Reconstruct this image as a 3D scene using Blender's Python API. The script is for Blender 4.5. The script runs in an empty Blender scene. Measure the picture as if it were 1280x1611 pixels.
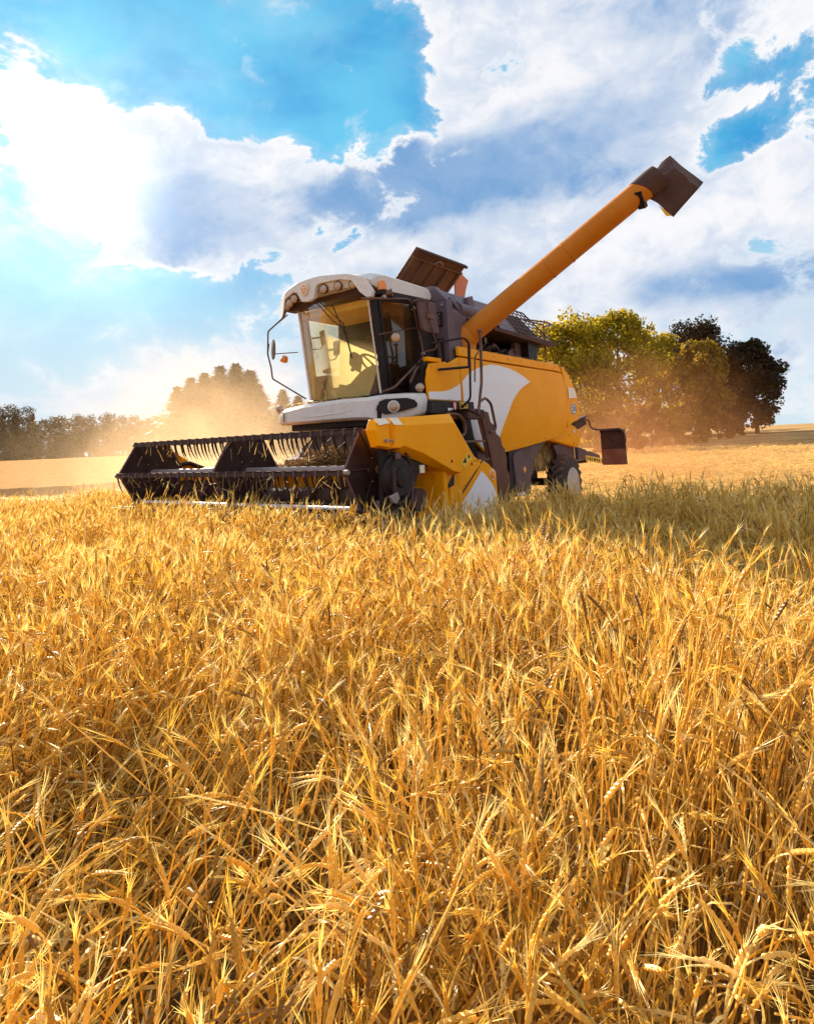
import bpy, bmesh, math, random
import numpy as np
from mathutils import Vector, Matrix
R = math.radians
scene = bpy.context.scene
C = scene.collection

# ------------------------------------------------------------------ camera
EYE = 1.6
cd = bpy.data.cameras.new('camera'); cam = bpy.data.objects.new('camera', cd); C.objects.link(cam)
cd.sensor_fit = 'HORIZONTAL'; cd.sensor_width = 36.0; cd.lens = 28.125
cd.shift_y = -(805.5 - 570.0) / 1280.0
cd.clip_start = 0.05; cd.clip_end = 6000
cam.matrix_world = (Matrix.Translation((0, 0, EYE)) @ Matrix.Rotation(R(90 + 7.4), 4, 'X') @ Matrix.Rotation(R(-2.5), 4, 'Z'))
scene.camera = cam

# ------------------------------------------------------------------ light and exposure
SUN_AZ, SUN_EL = R(-30.0), R(25.0)           # azimuth from +Y towards +X
sdir = Vector((math.sin(SUN_AZ) * math.cos(SUN_EL), math.cos(SUN_AZ) * math.cos(SUN_EL), math.sin(SUN_EL)))
sl = bpy.data.lights.new('sun', 'SUN'); sl.energy = 5.0; sl.angle = R(0.6); sl.color = (1.0, 0.86, 0.66)
so = bpy.data.objects.new('sun', sl); C.objects.link(so); so.rotation_euler = sdir.to_track_quat('Z', 'Y').to_euler()
scene.view_settings.view_transform = 'Standard'; scene.view_settings.look = 'None'
scene.view_settings.exposure = 1.40; scene.view_settings.gamma = 1.0
scene.view_settings.use_curve_mapping = False
cy = scene.cycles
cy.max_bounces = 8; cy.diffuse_bounces = 3; cy.glossy_bounces = 3; cy.transmission_bounces = 4
cy.transparent_max_bounces = 16; cy.volume_bounces = 0
cy.volume_step_rate = 1.0; cy.volume_max_steps = 64
cy.sample_clamp_indirect = 6.0
cy.use_denoising = True


# ------------------------------------------------------------------ node helpers
class N:
    """a float or vector socket with arithmetic"""
    def __init__(s, t, sock): s.t = t; s.s = sock
    def _m(s, op, *a):
        n = s.t.nodes.new('ShaderNodeMath'); n.operation = op
        for i, x in enumerate((s,) + a):
            if isinstance(x, N): s.t.links.new(x.s, n.inputs[i])
            else: n.inputs[i].default_value = x
        return N(s.t, n.outputs[0])
    def __add__(s, o): return s._m('ADD', o)
    def __radd__(s, o): return s._m('ADD', o)
    def __sub__(s, o): return s._m('SUBTRACT', o)
    def __rsub__(s, o): return (s * -1.0) + o
    def __mul__(s, o): return s._m('MULTIPLY', o)
    def __rmul__(s, o): return s._m('MULTIPLY', o)
    def __truediv__(s, o): return s._m('DIVIDE', o)
    def exp(s): return s._m('EXPONENT')
    def pow(s, p): return s._m('POWER', p)
    def max(s, o): return s._m('MAXIMUM', o)
    def min(s, o): return s._m('MINIMUM', o)
    def ss(s, a, b, lo=0.0, hi=1.0):
        n = s.t.nodes.new('ShaderNodeMapRange'); n.interpolation_type = 'SMOOTHSTEP'
        s.t.links.new(s.s, n.inputs[0])
        for i, v in enumerate((a, b, lo, hi)): n.inputs[i + 1].default_value = v
        return N(s.t, n.outputs[0])
def noise(t, vec, scale, detail=4.0, rough=0.5, dist=0.0):
    n = t.nodes.new('ShaderNodeTexNoise'); n.inputs['Scale'].default_value = scale
    n.inputs['Detail'].default_value = detail; n.inputs['Roughness'].default_value = rough
    n.inputs['Distortion'].default_value = dist
    if vec is not None: t.links.new(vec, n.inputs['Vector'])
    return N(t, n.outputs[0])
def mix(t, f, a, b, mode='MIX'):
    n = t.nodes.new('ShaderNodeMix'); n.data_type = 'RGBA'; n.blend_type = mode
    if isinstance(f, N): t.links.new(f.s, n.inputs[0])
    else: n.inputs[0].default_value = f
    for i, x in ((6, a), (7, b)):
        if isinstance(x, tuple): n.inputs[i].default_value = (*x[:3], 1)
        else: t.links.new(x, n.inputs[i])
    return n.outputs[2]
def combine(t, x, y, z=0.0):
    n = t.nodes.new('ShaderNodeCombineXYZ')
    for i, v in enumerate((x, y, z)):
        if isinstance(v, N): t.links.new(v.s, n.inputs[i])
        else: n.inputs[i].default_value = v
    return n.outputs[0]

# ------------------------------------------------------------------ world: blue sky with broken evening clouds
world = bpy.data.worlds.new('World'); scene.world = world; world.use_nodes = True
T = world.node_tree; T.nodes.clear()
wo = T.nodes.new('ShaderNodeOutputWorld'); bg = T.nodes.new('ShaderNodeBackground'); T.links.new(bg.outputs[0], wo.inputs[0])
sky = T.nodes.new('ShaderNodeTexSky'); sky.sky_type = 'NISHITA'; sky.sun_disc = False
sky.sun_elevation = SUN_EL; sky.sun_rotation = SUN_AZ; sky.air_density = 1.2; sky.dust_density = 1.0; sky.ozone_density = 2.0
SKY_STRENGTH = 0.12
bg.inputs[1].default_value = SKY_STRENGTH
tc = T.nodes.new('ShaderNodeTexCoord')
sp = T.nodes.new('ShaderNodeSeparateXYZ'); T.links.new(tc.outputs['Generated'], sp.inputs[0])
X, Y, Zc = (N(T, sp.outputs[i]) for i in range(3))
az = X._m('ARCTAN2', Y)
el = Zc._m('ARCSINE')
P0 = combine(T, X * 1.0, Y * 1.0, Zc * 1.35)
warp = noise(T, P0, 3.0, 3.0, 0.5)
def blob(a, e, sa, se, tilt=0.0, w=0.10):
    """soft patch of sky round a direction (azimuth, elevation), its outline broken up by noise"""
    c, s_ = math.cos(tilt), math.sin(tilt)
    da = az - a + (warp - 0.5) * w; de = el - e - (warp - 0.5) * w * 0.8
    p = (da * c + de * s_) / sa; q = (de * c - da * s_) / se
    return ((p * p + q * q) * -1.0).exp()
big = noise(T, P0, 4.2, 12.0, 0.60, 0.25)
puff = noise(T, combine(T, X * 1.0 + 3.0, Y * 1.0, Zc * 1.35), 11.0, 10.0, 0.62, 0.35)
soft = noise(T, combine(T, X + 7.0, Y + 2.0, Zc * 1.6), 5.0, 4.0, 0.5, 0.2)
streak = noise(T, combine(T, X * 2.0 + Zc * 2.2, Y + 4.0, Zc * 4.0 - X * 2.4), 2.2, 7.0, 0.58, 0.5)
cov = (big - 0.5) * 1.45 + (puff - 0.5) * 1.5 + 0.62
cov = cov + el.ss(0.20, 0.02) * 0.05
cov = cov - blob(-0.25, 0.605, 0.25, 0.092, -0.05) * 1.0 - blob(-0.075, 0.535, 0.095, 0.085, 0.3) * 0.85 - blob(-0.45, 0.585, 0.12, 0.07) * 0.35
cov = cov - blob(0.50, 0.410, 0.095, 0.028, 0.15, 0.12) * 0.62 - blob(-0.50, 0.17, 0.16, 0.075) * 0.45 - blob(-0.33, 0.23, 0.12, 0.05) * 0.30
cov = cov + blob(0.30, 0.50, 0.22, 0.20) * 0.45 + blob(0.20, 0.28, 0.30, 0.12) * 0.40 + blob(-0.47, 0.44, 0.14, 0.075) * 0.40 + blob(-0.24, 0.385, 0.20, 0.07) * 0.35
cov = cov + blob(0.10, 0.60, 0.09, 0.11) * 0.20 + blob(-0.34, 0.31, 0.13, 0.05) * 0.35 + blob(-0.50, 0.61, 0.07, 0.022) * 0.5 + blob(-0.055, 0.59, 0.07, 0.020, -0.3) * 0.40
low = el.ss(0.30, 0.12)
cl = cov.ss(0.48, 0.61) * (1.0 - low) + cov.ss(0.36, 0.86) * low
thin = ((cov.ss(0.22, 0.56)) * 0.20 + streak.ss(0.48, 0.78) * 0.16 + puff.ss(0.60, 0.72) * 0.35).min(0.6)
# grey-blue undersides where the cloud is thick, streaked like rain veils
dark = (soft - 0.5) * 2.4 + (streak - 0.5) * 2.0 + 0.30
dark = dark + blob(0.07, 0.395, 0.17, 0.060, 0.2, 0.2) * 1.3 + blob(0.33, 0.50, 0.24, 0.060, 0.5) * 0.55 + blob(0.50, 0.215, 0.14, 0.030, 0.1, 0.16) * 0.85
dark = dark + blob(0.58, 0.44, 0.06, 0.03) * 0.5 + blob(-0.33, 0.345, 0.08, 0.045) * 0.55 + blob(-0.08, 0.37, 0.12, 0.045) * 0.45 + blob(-0.50, 0.25, 0.08, 0.04) * 0.3
dark = dark - blob(0.14, 0.60, 0.10, 0.09) * 0.9 - blob(-0.2, 0.43, 0.2, 0.030) * 0.6 - blob(0.5, 0.33, 0.2, 0.05) * 0.4 - blob(0.4, 0.13, 0.5, 0.06) * 0.3
dark = (dark + (big - 0.5) * 2.2 + (puff - 0.5) * 1.6) * cov.ss(0.52, 0.80)
dark = dark.ss(0.0, 1.35)
K = 0.90 / SKY_STRENGTH
tint = mix(T, 1.0, sky.outputs[0], (0.30, 0.80, 1.05), 'MULTIPLY')
lowpale = el.ss(0.40, 0.05)
clear = mix(T, soft.ss(0.32, 0.66), (0.014 * K, 0.130 * K, 0.275 * K), (0.055 * K, 0.225 * K, 0.335 * K))
blue = mix(T, 0.94, tint, clear)
blue = mix(T, lowpale * 0.92, blue, (0.29 * K, 0.355 * K, 0.385 * K))
white = mix(T, puff.ss(0.36, 0.64), (0.265 * K, 0.305 * K, 0.365 * K), (0.405 * K, 0.405 * K, 0.415 * K))
shade = mix(T, dark * (puff.ss(0.2, 0.7) * 0.35 + 0.62), white, (0.070 * K, 0.155 * K, 0.285 * K))
# the cloud edge facing the sun is brighter than its middle
rim = (cov.ss(0.50, 0.56) * cov.ss(0.72, 0.58)) * (1.0 - low * 0.8)
shade = mix(T, rim * 0.45, shade, (0.45 * K, 0.445 * K, 0.44 * K))
col = mix(T, thin, blue, white)
col = mix(T, cl, col, shade)
# light scattered round the sun that stands behind the cloud
dotn = T.nodes.new('ShaderNodeVectorMath'); dotn.operation = 'DOT_PRODUCT'
T.links.new(tc.outputs['Generated'], dotn.inputs[0]); dotn.inputs[1].default_value = (math.sin(-0.49) * math.cos(0.38), math.cos(-0.49) * math.cos(0.38), math.sin(0.38))
sd = N(T, dotn.outputs['Value']).max(0.0)
gl = (sd.pow(420.0) * 0.50 + sd.pow(110.0) * 0.20) * (puff.ss(0.25, 0.62) * 0.7 + 0.3) + sd.pow(34.0) * 0.035 + sd.pow(14.0) * 0.006
gcol = mix(T, 1.0, combine(T, gl * K, gl * (0.94 * K), gl * (0.82 * K)), (1, 1, 1), 'MULTIPLY')
col = mix(T, 1.0, col, gcol, 'ADD')
T.links.new(col, bg.inputs[0])

# ------------------------------------------------------------------ materials
MATS = {}
def mat(name, col, rough=0.5, metal=0.0, dirt=0.0, dirtcol=(0.42, 0.29, 0.16), var=0.08, scale=3.0, spec=0.5, bump=0.0, bscale=60.0, coat=0.0):
    if name in MATS: return MATS[name]
    m = bpy.data.materials.new(name); m.use_nodes = True; t = m.node_tree
    b = t.nodes['Principled BSDF']
    oc = t.nodes.new('ShaderNodeTexCoord').outputs['Object']
    n1 = noise(t, oc, scale, 6.0, 0.62); n2 = noise(t, oc, scale * 9, 4.0, 0.6)
    lo = tuple(c * (1 - var) for c in col); hi = tuple(min(1, c * (1 + var)) for c in col)
    c = mix(t, n1.ss(0.3, 0.7), lo, hi)
    if dirt > 0:
        d = (n1 * 0.6 + n2 * 0.4).ss(0.38, 0.66) * dirt
        c = mix(t, d, c, dirtcol)
        t.links.new((n2.ss(0.3, 0.7) * 0.25 + (rough - 0.05)).min(1.0).s, b.inputs['Roughness'])
    else: b.inputs['Roughness'].default_value = rough
    t.links.new(c, b.inputs['Base Color']); b.inputs['Metallic'].default_value = metal
    b.inputs['Specular IOR Level'].default_value = spec
    b.inputs['Coat Weight'].default_value = coat
    if bump > 0:
        bn = t.nodes.new('ShaderNodeBump'); bn.inputs['Strength'].default_value = bump; bn.inputs['Distance'].default_value = 0.02
        t.links.new(noise(t, oc, bscale, 4.0, 0.6).s, bn.inputs['Height']); t.links.new(bn.outputs[0], b.inputs['Normal'])
    MATS[name] = m; return m
ORANGE = mat('orange_paint', (1.0, 0.36, 0.0), 0.42, dirt=0.12, dirtcol=(0.80, 0.36, 0.03), var=0.06, scale=1.6, spec=0.12, bump=0.10, bscale=2.2)
TUBEPAINT = mat('auger_paint', (0.62, 0.18, 0.004), 0.40, spec=0.18, dirt=0.32, dirtcol=(0.42, 0.20, 0.07), var=0.12, scale=1.4, bump=0.06, bscale=14)
WHITEP = mat('white_paint', (0.86, 0.83, 0.88), 0.42, dirt=0.20, dirtcol=(0.55, 0.46, 0.42), var=0.03, scale=2.0)
WHITED = mat('dusty_white_panel', (0.78, 0.72, 0.70), 0.48, dirt=0.5, dirtcol=(0.50, 0.36, 0.28), var=0.05, scale=3.5)
BLACK = mat('black_steel', (0.016, 0.010, 0.011), 0.5, dirt=0.14, dirtcol=(0.10, 0.045, 0.030), scale=3.0, spec=0.28)
REELM = mat('reel_steel', (0.026, 0.012, 0.012), 0.45, dirt=0.35, dirtcol=(0.085, 0.036, 0.022), scale=2.5, spec=0.3)
PLUM = mat('plum_grey_plastic', (0.115, 0.062, 0.068), 0.5, dirt=0.30, dirtcol=(0.22, 0.12, 0.09), scale=2.2, spec=0.3)
GREY = mat('tank_grey', (0.125, 0.088, 0.115), 0.45, dirt=0.35, dirtcol=(0.20, 0.125, 0.10), scale=2.0, spec=0.35)
STEEL = mat('bare_steel', (0.36, 0.30, 0.28), 0.4, metal=0.5, dirt=0.3, dirtcol=(0.3, 0.2, 0.13), scale=6)
BROWN = mat('brown_rubber', (0.075, 0.034, 0.026), 0.68, dirt=0.35, dirtcol=(0.14, 0.07, 0.045), scale=3, bump=0.3, bscale=9, spec=0.25)
TYRE = mat('tyre_rubber', (0.030, 0.018, 0.016), 0.75, dirt=0.40, dirtcol=(0.13, 0.065, 0.035), scale=5, bump=0.2)
LUGM = mat('lug_rubber_dusty', (0.12, 0.060, 0.042), 0.8, dirt=0.5, dirtcol=(0.22, 0.11, 0.06), scale=6)
RIM = mat('rim_white', (0.50, 0.43, 0.42), 0.4, dirt=0.45, dirtcol=(0.26, 0.15, 0.10), scale=4)
TUBE = mat('frame_tube', (0.085, 0.036, 0.026), 0.42, metal=0.2, dirt=0.4, dirtcol=(0.35, 0.18, 0.10), scale=5)
AMBER = mat('amber_lens', (0.85, 0.25, 0.02), 0.2, coat=0.5)
LENS = mat('lamp_lens', (0.46, 0.31, 0.23), 0.15, metal=0.3, dirt=0.3, scale=9, coat=0.8)
REFL = mat('reflector_cream', (0.85, 0.72, 0.52), 0.4)
YEL = mat('sticker_yellow', (0.85, 0.50, 0.02), 0.5)
REDS = mat('sticker_red', (0.65, 0.03, 0.02), 0.5)
RUST = mat('orange_canvas', (0.62, 0.16, 0.06), 0.6, dirt=0.3, scale=3)
LADM = mat('ladder_brown', (0.105, 0.030, 0.018), 0.45, dirt=0.3, dirtcol=(0.2, 0.08, 0.05), scale=3, spec=0.3)
LIDM = mat('lid_inner', (0.13, 0.060, 0.038), 0.5, dirt=0.45, dirtcol=(0.26, 0.14, 0.075), scale=2, spec=0.3)
SEATM = mat('cab_fabric', (0.10, 0.06, 0.035), 0.9)
TRIMM = mat('cab_trim', (0.80, 0.56, 0.20), 0.8)
STRAWM = mat('straw_mass', (0.62, 0.36, 0.13), 0.85, var=0.4, scale=14, bump=1.0, bscale=30)

def glass_mat(name, tint, film, amount, gloss=0.10, low=None):
    m = bpy.data.materials.new(name); m.use_nodes = True; t = m.node_tree; t.nodes.clear()
    o = t.nodes.new('ShaderNodeOutputMaterial')
    tr = t.nodes.new('ShaderNodeBsdfTransparent'); tr.inputs[0].default_value = (*tint, 1)
    gs = t.nodes.new('ShaderNodeBsdfGlossy'); gs.inputs['Roughness'].default_value = 0.04
    tl = t.nodes.new('ShaderNodeBsdfTranslucent'); tl.inputs[0].default_value = (*film, 1)
    df = t.nodes.new('ShaderNodeBsdfDiffuse'); df.inputs[0].default_value = (*film, 1)
    ad = t.nodes.new('ShaderNodeMixShader'); ad.inputs[0].default_value = 0.45
    t.links.new(tl.outputs[0], ad.inputs[1]); t.links.new(df.outputs[0], ad.inputs[2])
    oc = t.nodes.new('ShaderNodeTexCoord').outputs['Object']
    dn = noise(t, oc, 2.0, 6.0, 0.65)
    fa_ = dn.ss(0.3, 0.75) * amount + amount * 0.35
    if low:      # extra pale film paints the sunlit glow low on the pane
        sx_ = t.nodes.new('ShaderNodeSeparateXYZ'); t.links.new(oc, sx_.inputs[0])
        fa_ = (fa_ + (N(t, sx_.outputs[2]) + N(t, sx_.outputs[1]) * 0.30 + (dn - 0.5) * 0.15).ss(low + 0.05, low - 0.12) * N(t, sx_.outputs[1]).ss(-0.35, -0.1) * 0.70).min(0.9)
    m1 = t.nodes.new('ShaderNodeMixShader'); t.links.new(fa_.s, m1.inputs[0])
    t.links.new(tr.outputs[0], m1.inputs[1]); t.links.new(ad.outputs[0], m1.inputs[2])
    fr = t.nodes.new('ShaderNodeFresnel'); fr.inputs[0].default_value = 1.4
    m2 = t.nodes.new('ShaderNodeMixShader'); t.links.new((N(t, fr.outputs[0]) * (gloss * 10)).min(0.9).s, m2.inputs[0])
    t.links.new(m1.outputs[0], m2.inputs[1]); t.links.new(gs.outputs[0], m2.inputs[2])
    t.links.new(m2.outputs[0], o.inputs[0]); return m
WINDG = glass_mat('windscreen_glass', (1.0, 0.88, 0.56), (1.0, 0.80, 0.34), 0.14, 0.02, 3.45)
SIDEG = glass_mat('tinted_side_glass', (0.30, 0.20, 0.11), (0.30, 0.17, 0.075), 0.40, 0.010)
CLEARG = glass_mat('clear_glass', (0.98, 0.98, 0.96), (0.9, 0.8, 0.6), 0.02, 0.01)

def foliage(name, c1, c2, c3=None, trans=0.45, attr=False, rough=0.55, spec=0.15):
    m = bpy.data.materials.new(name); m.use_nodes = True; t = m.node_tree; t.nodes.clear()
    o = t.nodes.new('ShaderNodeOutputMaterial')
    oi = t.nodes.new('ShaderNodeObjectInfo')
    if attr:
        a = t.nodes.new('ShaderNodeAttribute'); a.attribute_name = 'tone'; f = N(t, a.outputs['Fac'])
        f = f * 0.8 + N(t, oi.outputs['Random']) * 0.2
    else:
        oc = t.nodes.new('ShaderNodeTexCoord').outputs['Object']; f = noise(t, oc, 0.9, 5.0, 0.7).ss(0.3, 0.7)
    c = mix(t, f.ss(0.0, 0.5 if c3 else 1.0), c1, c2)
    if c3: c = mix(t, f.ss(0.5, 1.0), c, c3)
    b = t.nodes.new('ShaderNodeBsdfPrincipled'); b.inputs['Roughness'].default_value = rough; b.inputs['Specular IOR Level'].default_value = spec
    t.links.new(c, b.inputs['Base Color'])
    tl = t.nodes.new('ShaderNodeBsdfTranslucent')
    t.links.new(mix(t, 1.0, c, (1.0, 0.92, 0.62), 'MULTIPLY'), tl.inputs[0])
    ms = t.nodes.new('ShaderNodeMixShader'); ms.inputs[0].default_value = trans
    t.links.new(b.outputs[0], ms.inputs[1]); t.links.new(tl.outputs[0], ms.inputs[2]); t.links.new(ms.outputs[0], o.inputs[0])
    return m
WHEATM = foliage('barley_straw', (0.26, 0.130, 0.040), (0.85, 0.56, 0.10), (1.0, 0.87, 0.46), 0.42, True, 0.40, 0.42)
STUBM = foliage('stubble_straw', (0.40, 0.21, 0.07), (0.70, 0.46, 0.18), (0.92, 0.72, 0.38), 0.35, True, 0.5, 0.3)
HEAPM = foliage('chaff', (0.16, 0.08, 0.03), (0.34, 0.19, 0.07), None, 0.2, True)
LEAF_G = foliage('leaf_golden_green', (0.25, 0.20, 0.016), (0.52, 0.40, 0.030), None, 0.6)
LEAF_D = foliage('leaf_dark', (0.028, 0.018, 0.014), (0.065, 0.045, 0.014), None, 0.35)
LEAF_M = foliage('leaf_olive', (0.17, 0.115, 0.012), (0.36, 0.24, 0.018), None, 0.5)
NEEDLE = foliage('needle_dark', (0.035, 0.040, 0.030), (0.085, 0.080, 0.035), None, 0.35)
NEEDLE_F = foliage('needle_far', (0.032, 0.024, 0.034), (0.080, 0.060, 0.035), None, 0.35)
BUSHM = foliage('bush_leaf', (0.10, 0.050, 0.014), (0.26, 0.14, 0.022), None, 0.5)
BARK = mat('bark', (0.06, 0.042, 0.034), 0.9, bump=0.6, bscale=8)

# ------------------------------------------------------------------ object helpers
def tag(o, label=None, cat=None, group=None, kind=None):
    for k, v in (('label', label), ('category', cat), ('group', group), ('kind', kind)):
        if v: o[k] = v
    return o
def link(name, me, m, parent=None):
    o = bpy.data.objects.new(name, me); C.objects.link(o)
    if m is not None and not me.materials: me.materials.append(m)
    if parent is not None: o.parent = parent
    return o
def build(name, bm, m, parent=None, smooth=False, bevel=0.0, seg=2, angle=35):
    bmesh.ops.recalc_face_normals(bm, faces=bm.faces)
    me = bpy.data.meshes.new(name); bm.to_mesh(me); bm.free()
    if smooth:
        for p in me.polygons: p.use_smooth = True
        me.set_sharp_from_angle(angle=R(angle))
    o = link(name, me, m, parent)
    if bevel > 0:
        b = o.modifiers.new('bevel', 'BEVEL'); b.width = bevel; b.segments = seg; b.limit_method = 'ANGLE'; b.angle_limit = R(30)
        b.harden_normals = False
        for p in me.polygons: p.use_smooth = True
        me.set_sharp_from_angle(angle=R(angle))
    return o
AX = {'b': lambda p, d: (p[0], d, p[1]), 'u': lambda p, d: (d, p[0], p[1]), 'z': lambda p, d: (p[0], p[1], d)}
def prism(bm, pts, d0, d1, axis='b'):
    """outline extruded along one machine axis: 'b' outline is (u,z), 'u' outline is (b,z), 'z' outline is (u,b)"""
    f = AX[axis]
    a = [bm.verts.new(f(p, d0)) for p in pts]; b = [bm.verts.new(f(p, d1)) for p in pts]
    n = len(pts)
    bm.faces.new(a); bm.faces.new(b[::-1])
    for i in range(n): bm.faces.new((a[i], b[i], b[(i + 1) % n], a[(i + 1) % n]))
    return bm
def B(): return bmesh.new()
def box(bm, u0, u1, b0, b1, z0, z1): return prism(bm, [(u0, z0), (u1, z0), (u1, z1), (u0, z1)], b0, b1)
def rounded(path, r=0.06, n=4):
    path = [Vector(p) for p in path]; out = [path[0]]
    for i in range(1, len(path) - 1):
        a, p, c = path[i - 1], path[i], path[i + 1]
        ra = min(r, (a - p).length * 0.45, (c - p).length * 0.45)
        p0 = p + (a - p).normalized() * ra; p1 = p + (c - p).normalized() * ra
        for k in range(n + 1):
            t = k / n; out.append(p0 * (1 - t) ** 2 + p * 2 * t * (1 - t) + p1 * t * t)
    out.append(path[-1]); return out
def tube(bm, path, r, sides=8, round_=0.0, taper=None):
    path = rounded(path, round_) if round_ > 0 else [Vector(p) for p in path]
    rings = []; prev = None
    for i, p in enumerate(path):
        d = (path[min(i + 1, len(path) - 1)] - path[max(i - 1, 0)]).normalized()
        if prev is None:
            up = Vector((0, 0, 1)) if abs(d.z) < 0.9 else Vector((1, 0, 0)); n = d.cross(up).normalized()
        else: n = (prev - d * prev.dot(d)).normalized()
        prev = n; b2 = d.cross(n)
        rr = r if taper is None else r * (1 + (taper - 1) * i / max(1, len(path) - 1))
        rings.append([bm.verts.new(p + (n * math.cos(2 * math.pi * k / sides) + b2 * math.sin(2 * math.pi * k / sides)) * rr) for k in range(sides)])
    for a, b in zip(rings, rings[1:]):
        for k in range(sides): bm.faces.new((a[k], a[(k + 1) % sides], b[(k + 1) % sides], b[k]))
    bm.faces.new(rings[0][::-1]); bm.faces.new(rings[-1]); return bm
def lathe(bm, prof, centre, axis, sides=24):
    """profile (distance along axis, radius) turned about an axis through centre"""
    centre = Vector(centre); ax = Vector(axis).normalized()
    t = Vector((0, 0, 1)) if abs(ax.z) < 0.9 else Vector((1, 0, 0)); n = ax.cross(t).normalized(); m_ = ax.cross(n)
    rings = []
    for d, r in prof:
        rings.append([bm.verts.new(centre + ax * d + (n * math.cos(2 * math.pi * k / sides) + m_ * math.sin(2 * math.pi * k / sides)) * max(r, 1e-4)) for k in range(sides)])
    for a, b in zip(rings, rings[1:]):
        for k in range(sides): bm.faces.new((a[k], a[(k + 1) % sides], b[(k + 1) % sides], b[k]))
    bm.faces.new(rings[0][::-1]); bm.faces.new(rings[-1]); return bm
def poly(bm, pts):
    bm.faces.new([bm.verts.new(p) for p in pts]); return bm
def curve_pts(p, n=6):
    """Catmull-Rom through 2D points"""
    out = []
    for i in range(len(p) - 1):
        p0 = p[max(i - 1, 0)]; p1 = p[i]; p2 = p[i + 1]; p3 = p[min(i + 2, len(p) - 1)]
        for k in range(n):
            t = k / n
            out.append(tuple(0.5 * (2 * b + (c - a) * t + (2 * a - 5 * b + 4 * c - d) * t * t + (3 * b - a - 3 * c + d) * t ** 3) for a, b, c, d in zip(p0, p1, p2, p3)))
    out.append(p[-1]); return out

# ------------------------------------------------------------------ ground
def sst(a, b, x):
    t = np.clip((x - a) / (b - a), 0, 1); return t * t * (3 - 2 * t)
def gz(x, y):
    x = np.asarray(x, float); y = np.asarray(y, float)
    d = np.hypot(x, y)
    h = 1.50 * sst(25, 150, d)
    h = h + 0.55 * sst(35, 110, d) * sst(5, 60, x)
    h = h + 0.75 * sst(110, 230, d) * sst(20, 120, x)
    h = h - 0.5 * sst(150, 400, d) * sst(20, -60, x)
    h = h + (0.05 * np.sin(x * 0.35 + y * 0.5) * np.sin(y * 0.21 - x * 0.4)) * sst(12, 40, d)
    return h
def ground_mat():
    m = bpy.data.materials.new('field_ground'); m.use_nodes = True; t = m.node_tree; b = t.nodes['Principled BSDF']
    g = t.nodes.new('ShaderNodeTexCoord').outputs['Object']
    s = t.nodes.new('ShaderNodeSeparateXYZ'); t.links.new(g, s.inputs[0]); x, y = N(t, s.outputs[0]), N(t, s.outputs[1])
    # mowing rows run away to the right; they bend with a broad noise
    wob = noise(t, g, 0.05, 3.0, 0.5) * 9.0
    row = (x * 0.35 + y * 0.94 + wob)
    st = noise(t, combine(t, row * 1.1, x * 0.06), 0.5, 6.0, 0.68)
    fine_ = noise(t, g, 3.0, 8.0, 0.75); mid_ = noise(t, g, 0.25, 6.0, 0.6)
    c = mix(t, (st * 0.6 + fine_ * 0.4).ss(0.34, 0.66), (0.13, 0.055, 0.018), (0.70, 0.47, 0.19))
    c = mix(t, mid_.ss(0.40, 0.70) * 0.50, c, (0.36, 0.19, 0.06))
    t.links.new(c, b.inputs['Base Color']); b.inputs['Roughness'].default_value = 0.95; b.inputs['Specular IOR Level'].default_value = 0.1
    bn = t.nodes.new('ShaderNodeBump'); bn.inputs['Strength'].default_value = 0.9; bn.inputs['Distance'].default_value = 0.55
    t.links.new((st * 0.8 + fine_ * 0.7).s, bn.inputs['Height']); t.links.new(bn.outputs[0], b.inputs['Normal'])
    return m
def polar_sheet(name, m, r0, r1, nr, a0, a1, na, zoff=0.0, f=gz, kind='structure'):
    rs = r0 * (r1 / r0) ** (np.arange(nr) / (nr - 1)); an = np.radians(np.linspace(a0, a1, na))
    xs = np.outer(rs, np.sin(an)); ys = np.outer(rs, np.cos(an)); zs = f(xs, ys) + zoff
    v = np.stack([xs, ys, zs], -1).reshape(-1, 3)
    fs = [(i * na + j, i * na + j + 1, (i + 1) * na + j + 1, (i + 1) * na + j) for i in range(nr - 1) for j in range(na - 1)]
    me = bpy.data.meshes.new(name); me.from_pydata(v.tolist(), [], fs)
    for p in me.polygons: p.use_smooth = True
    me.update(); o = link(name, me, m); o['kind'] = kind; return o
GROUND = ground_mat()
polar_sheet('ground', GROUND, 0.02, 4500, 170, -180, 180, 181)

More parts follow.
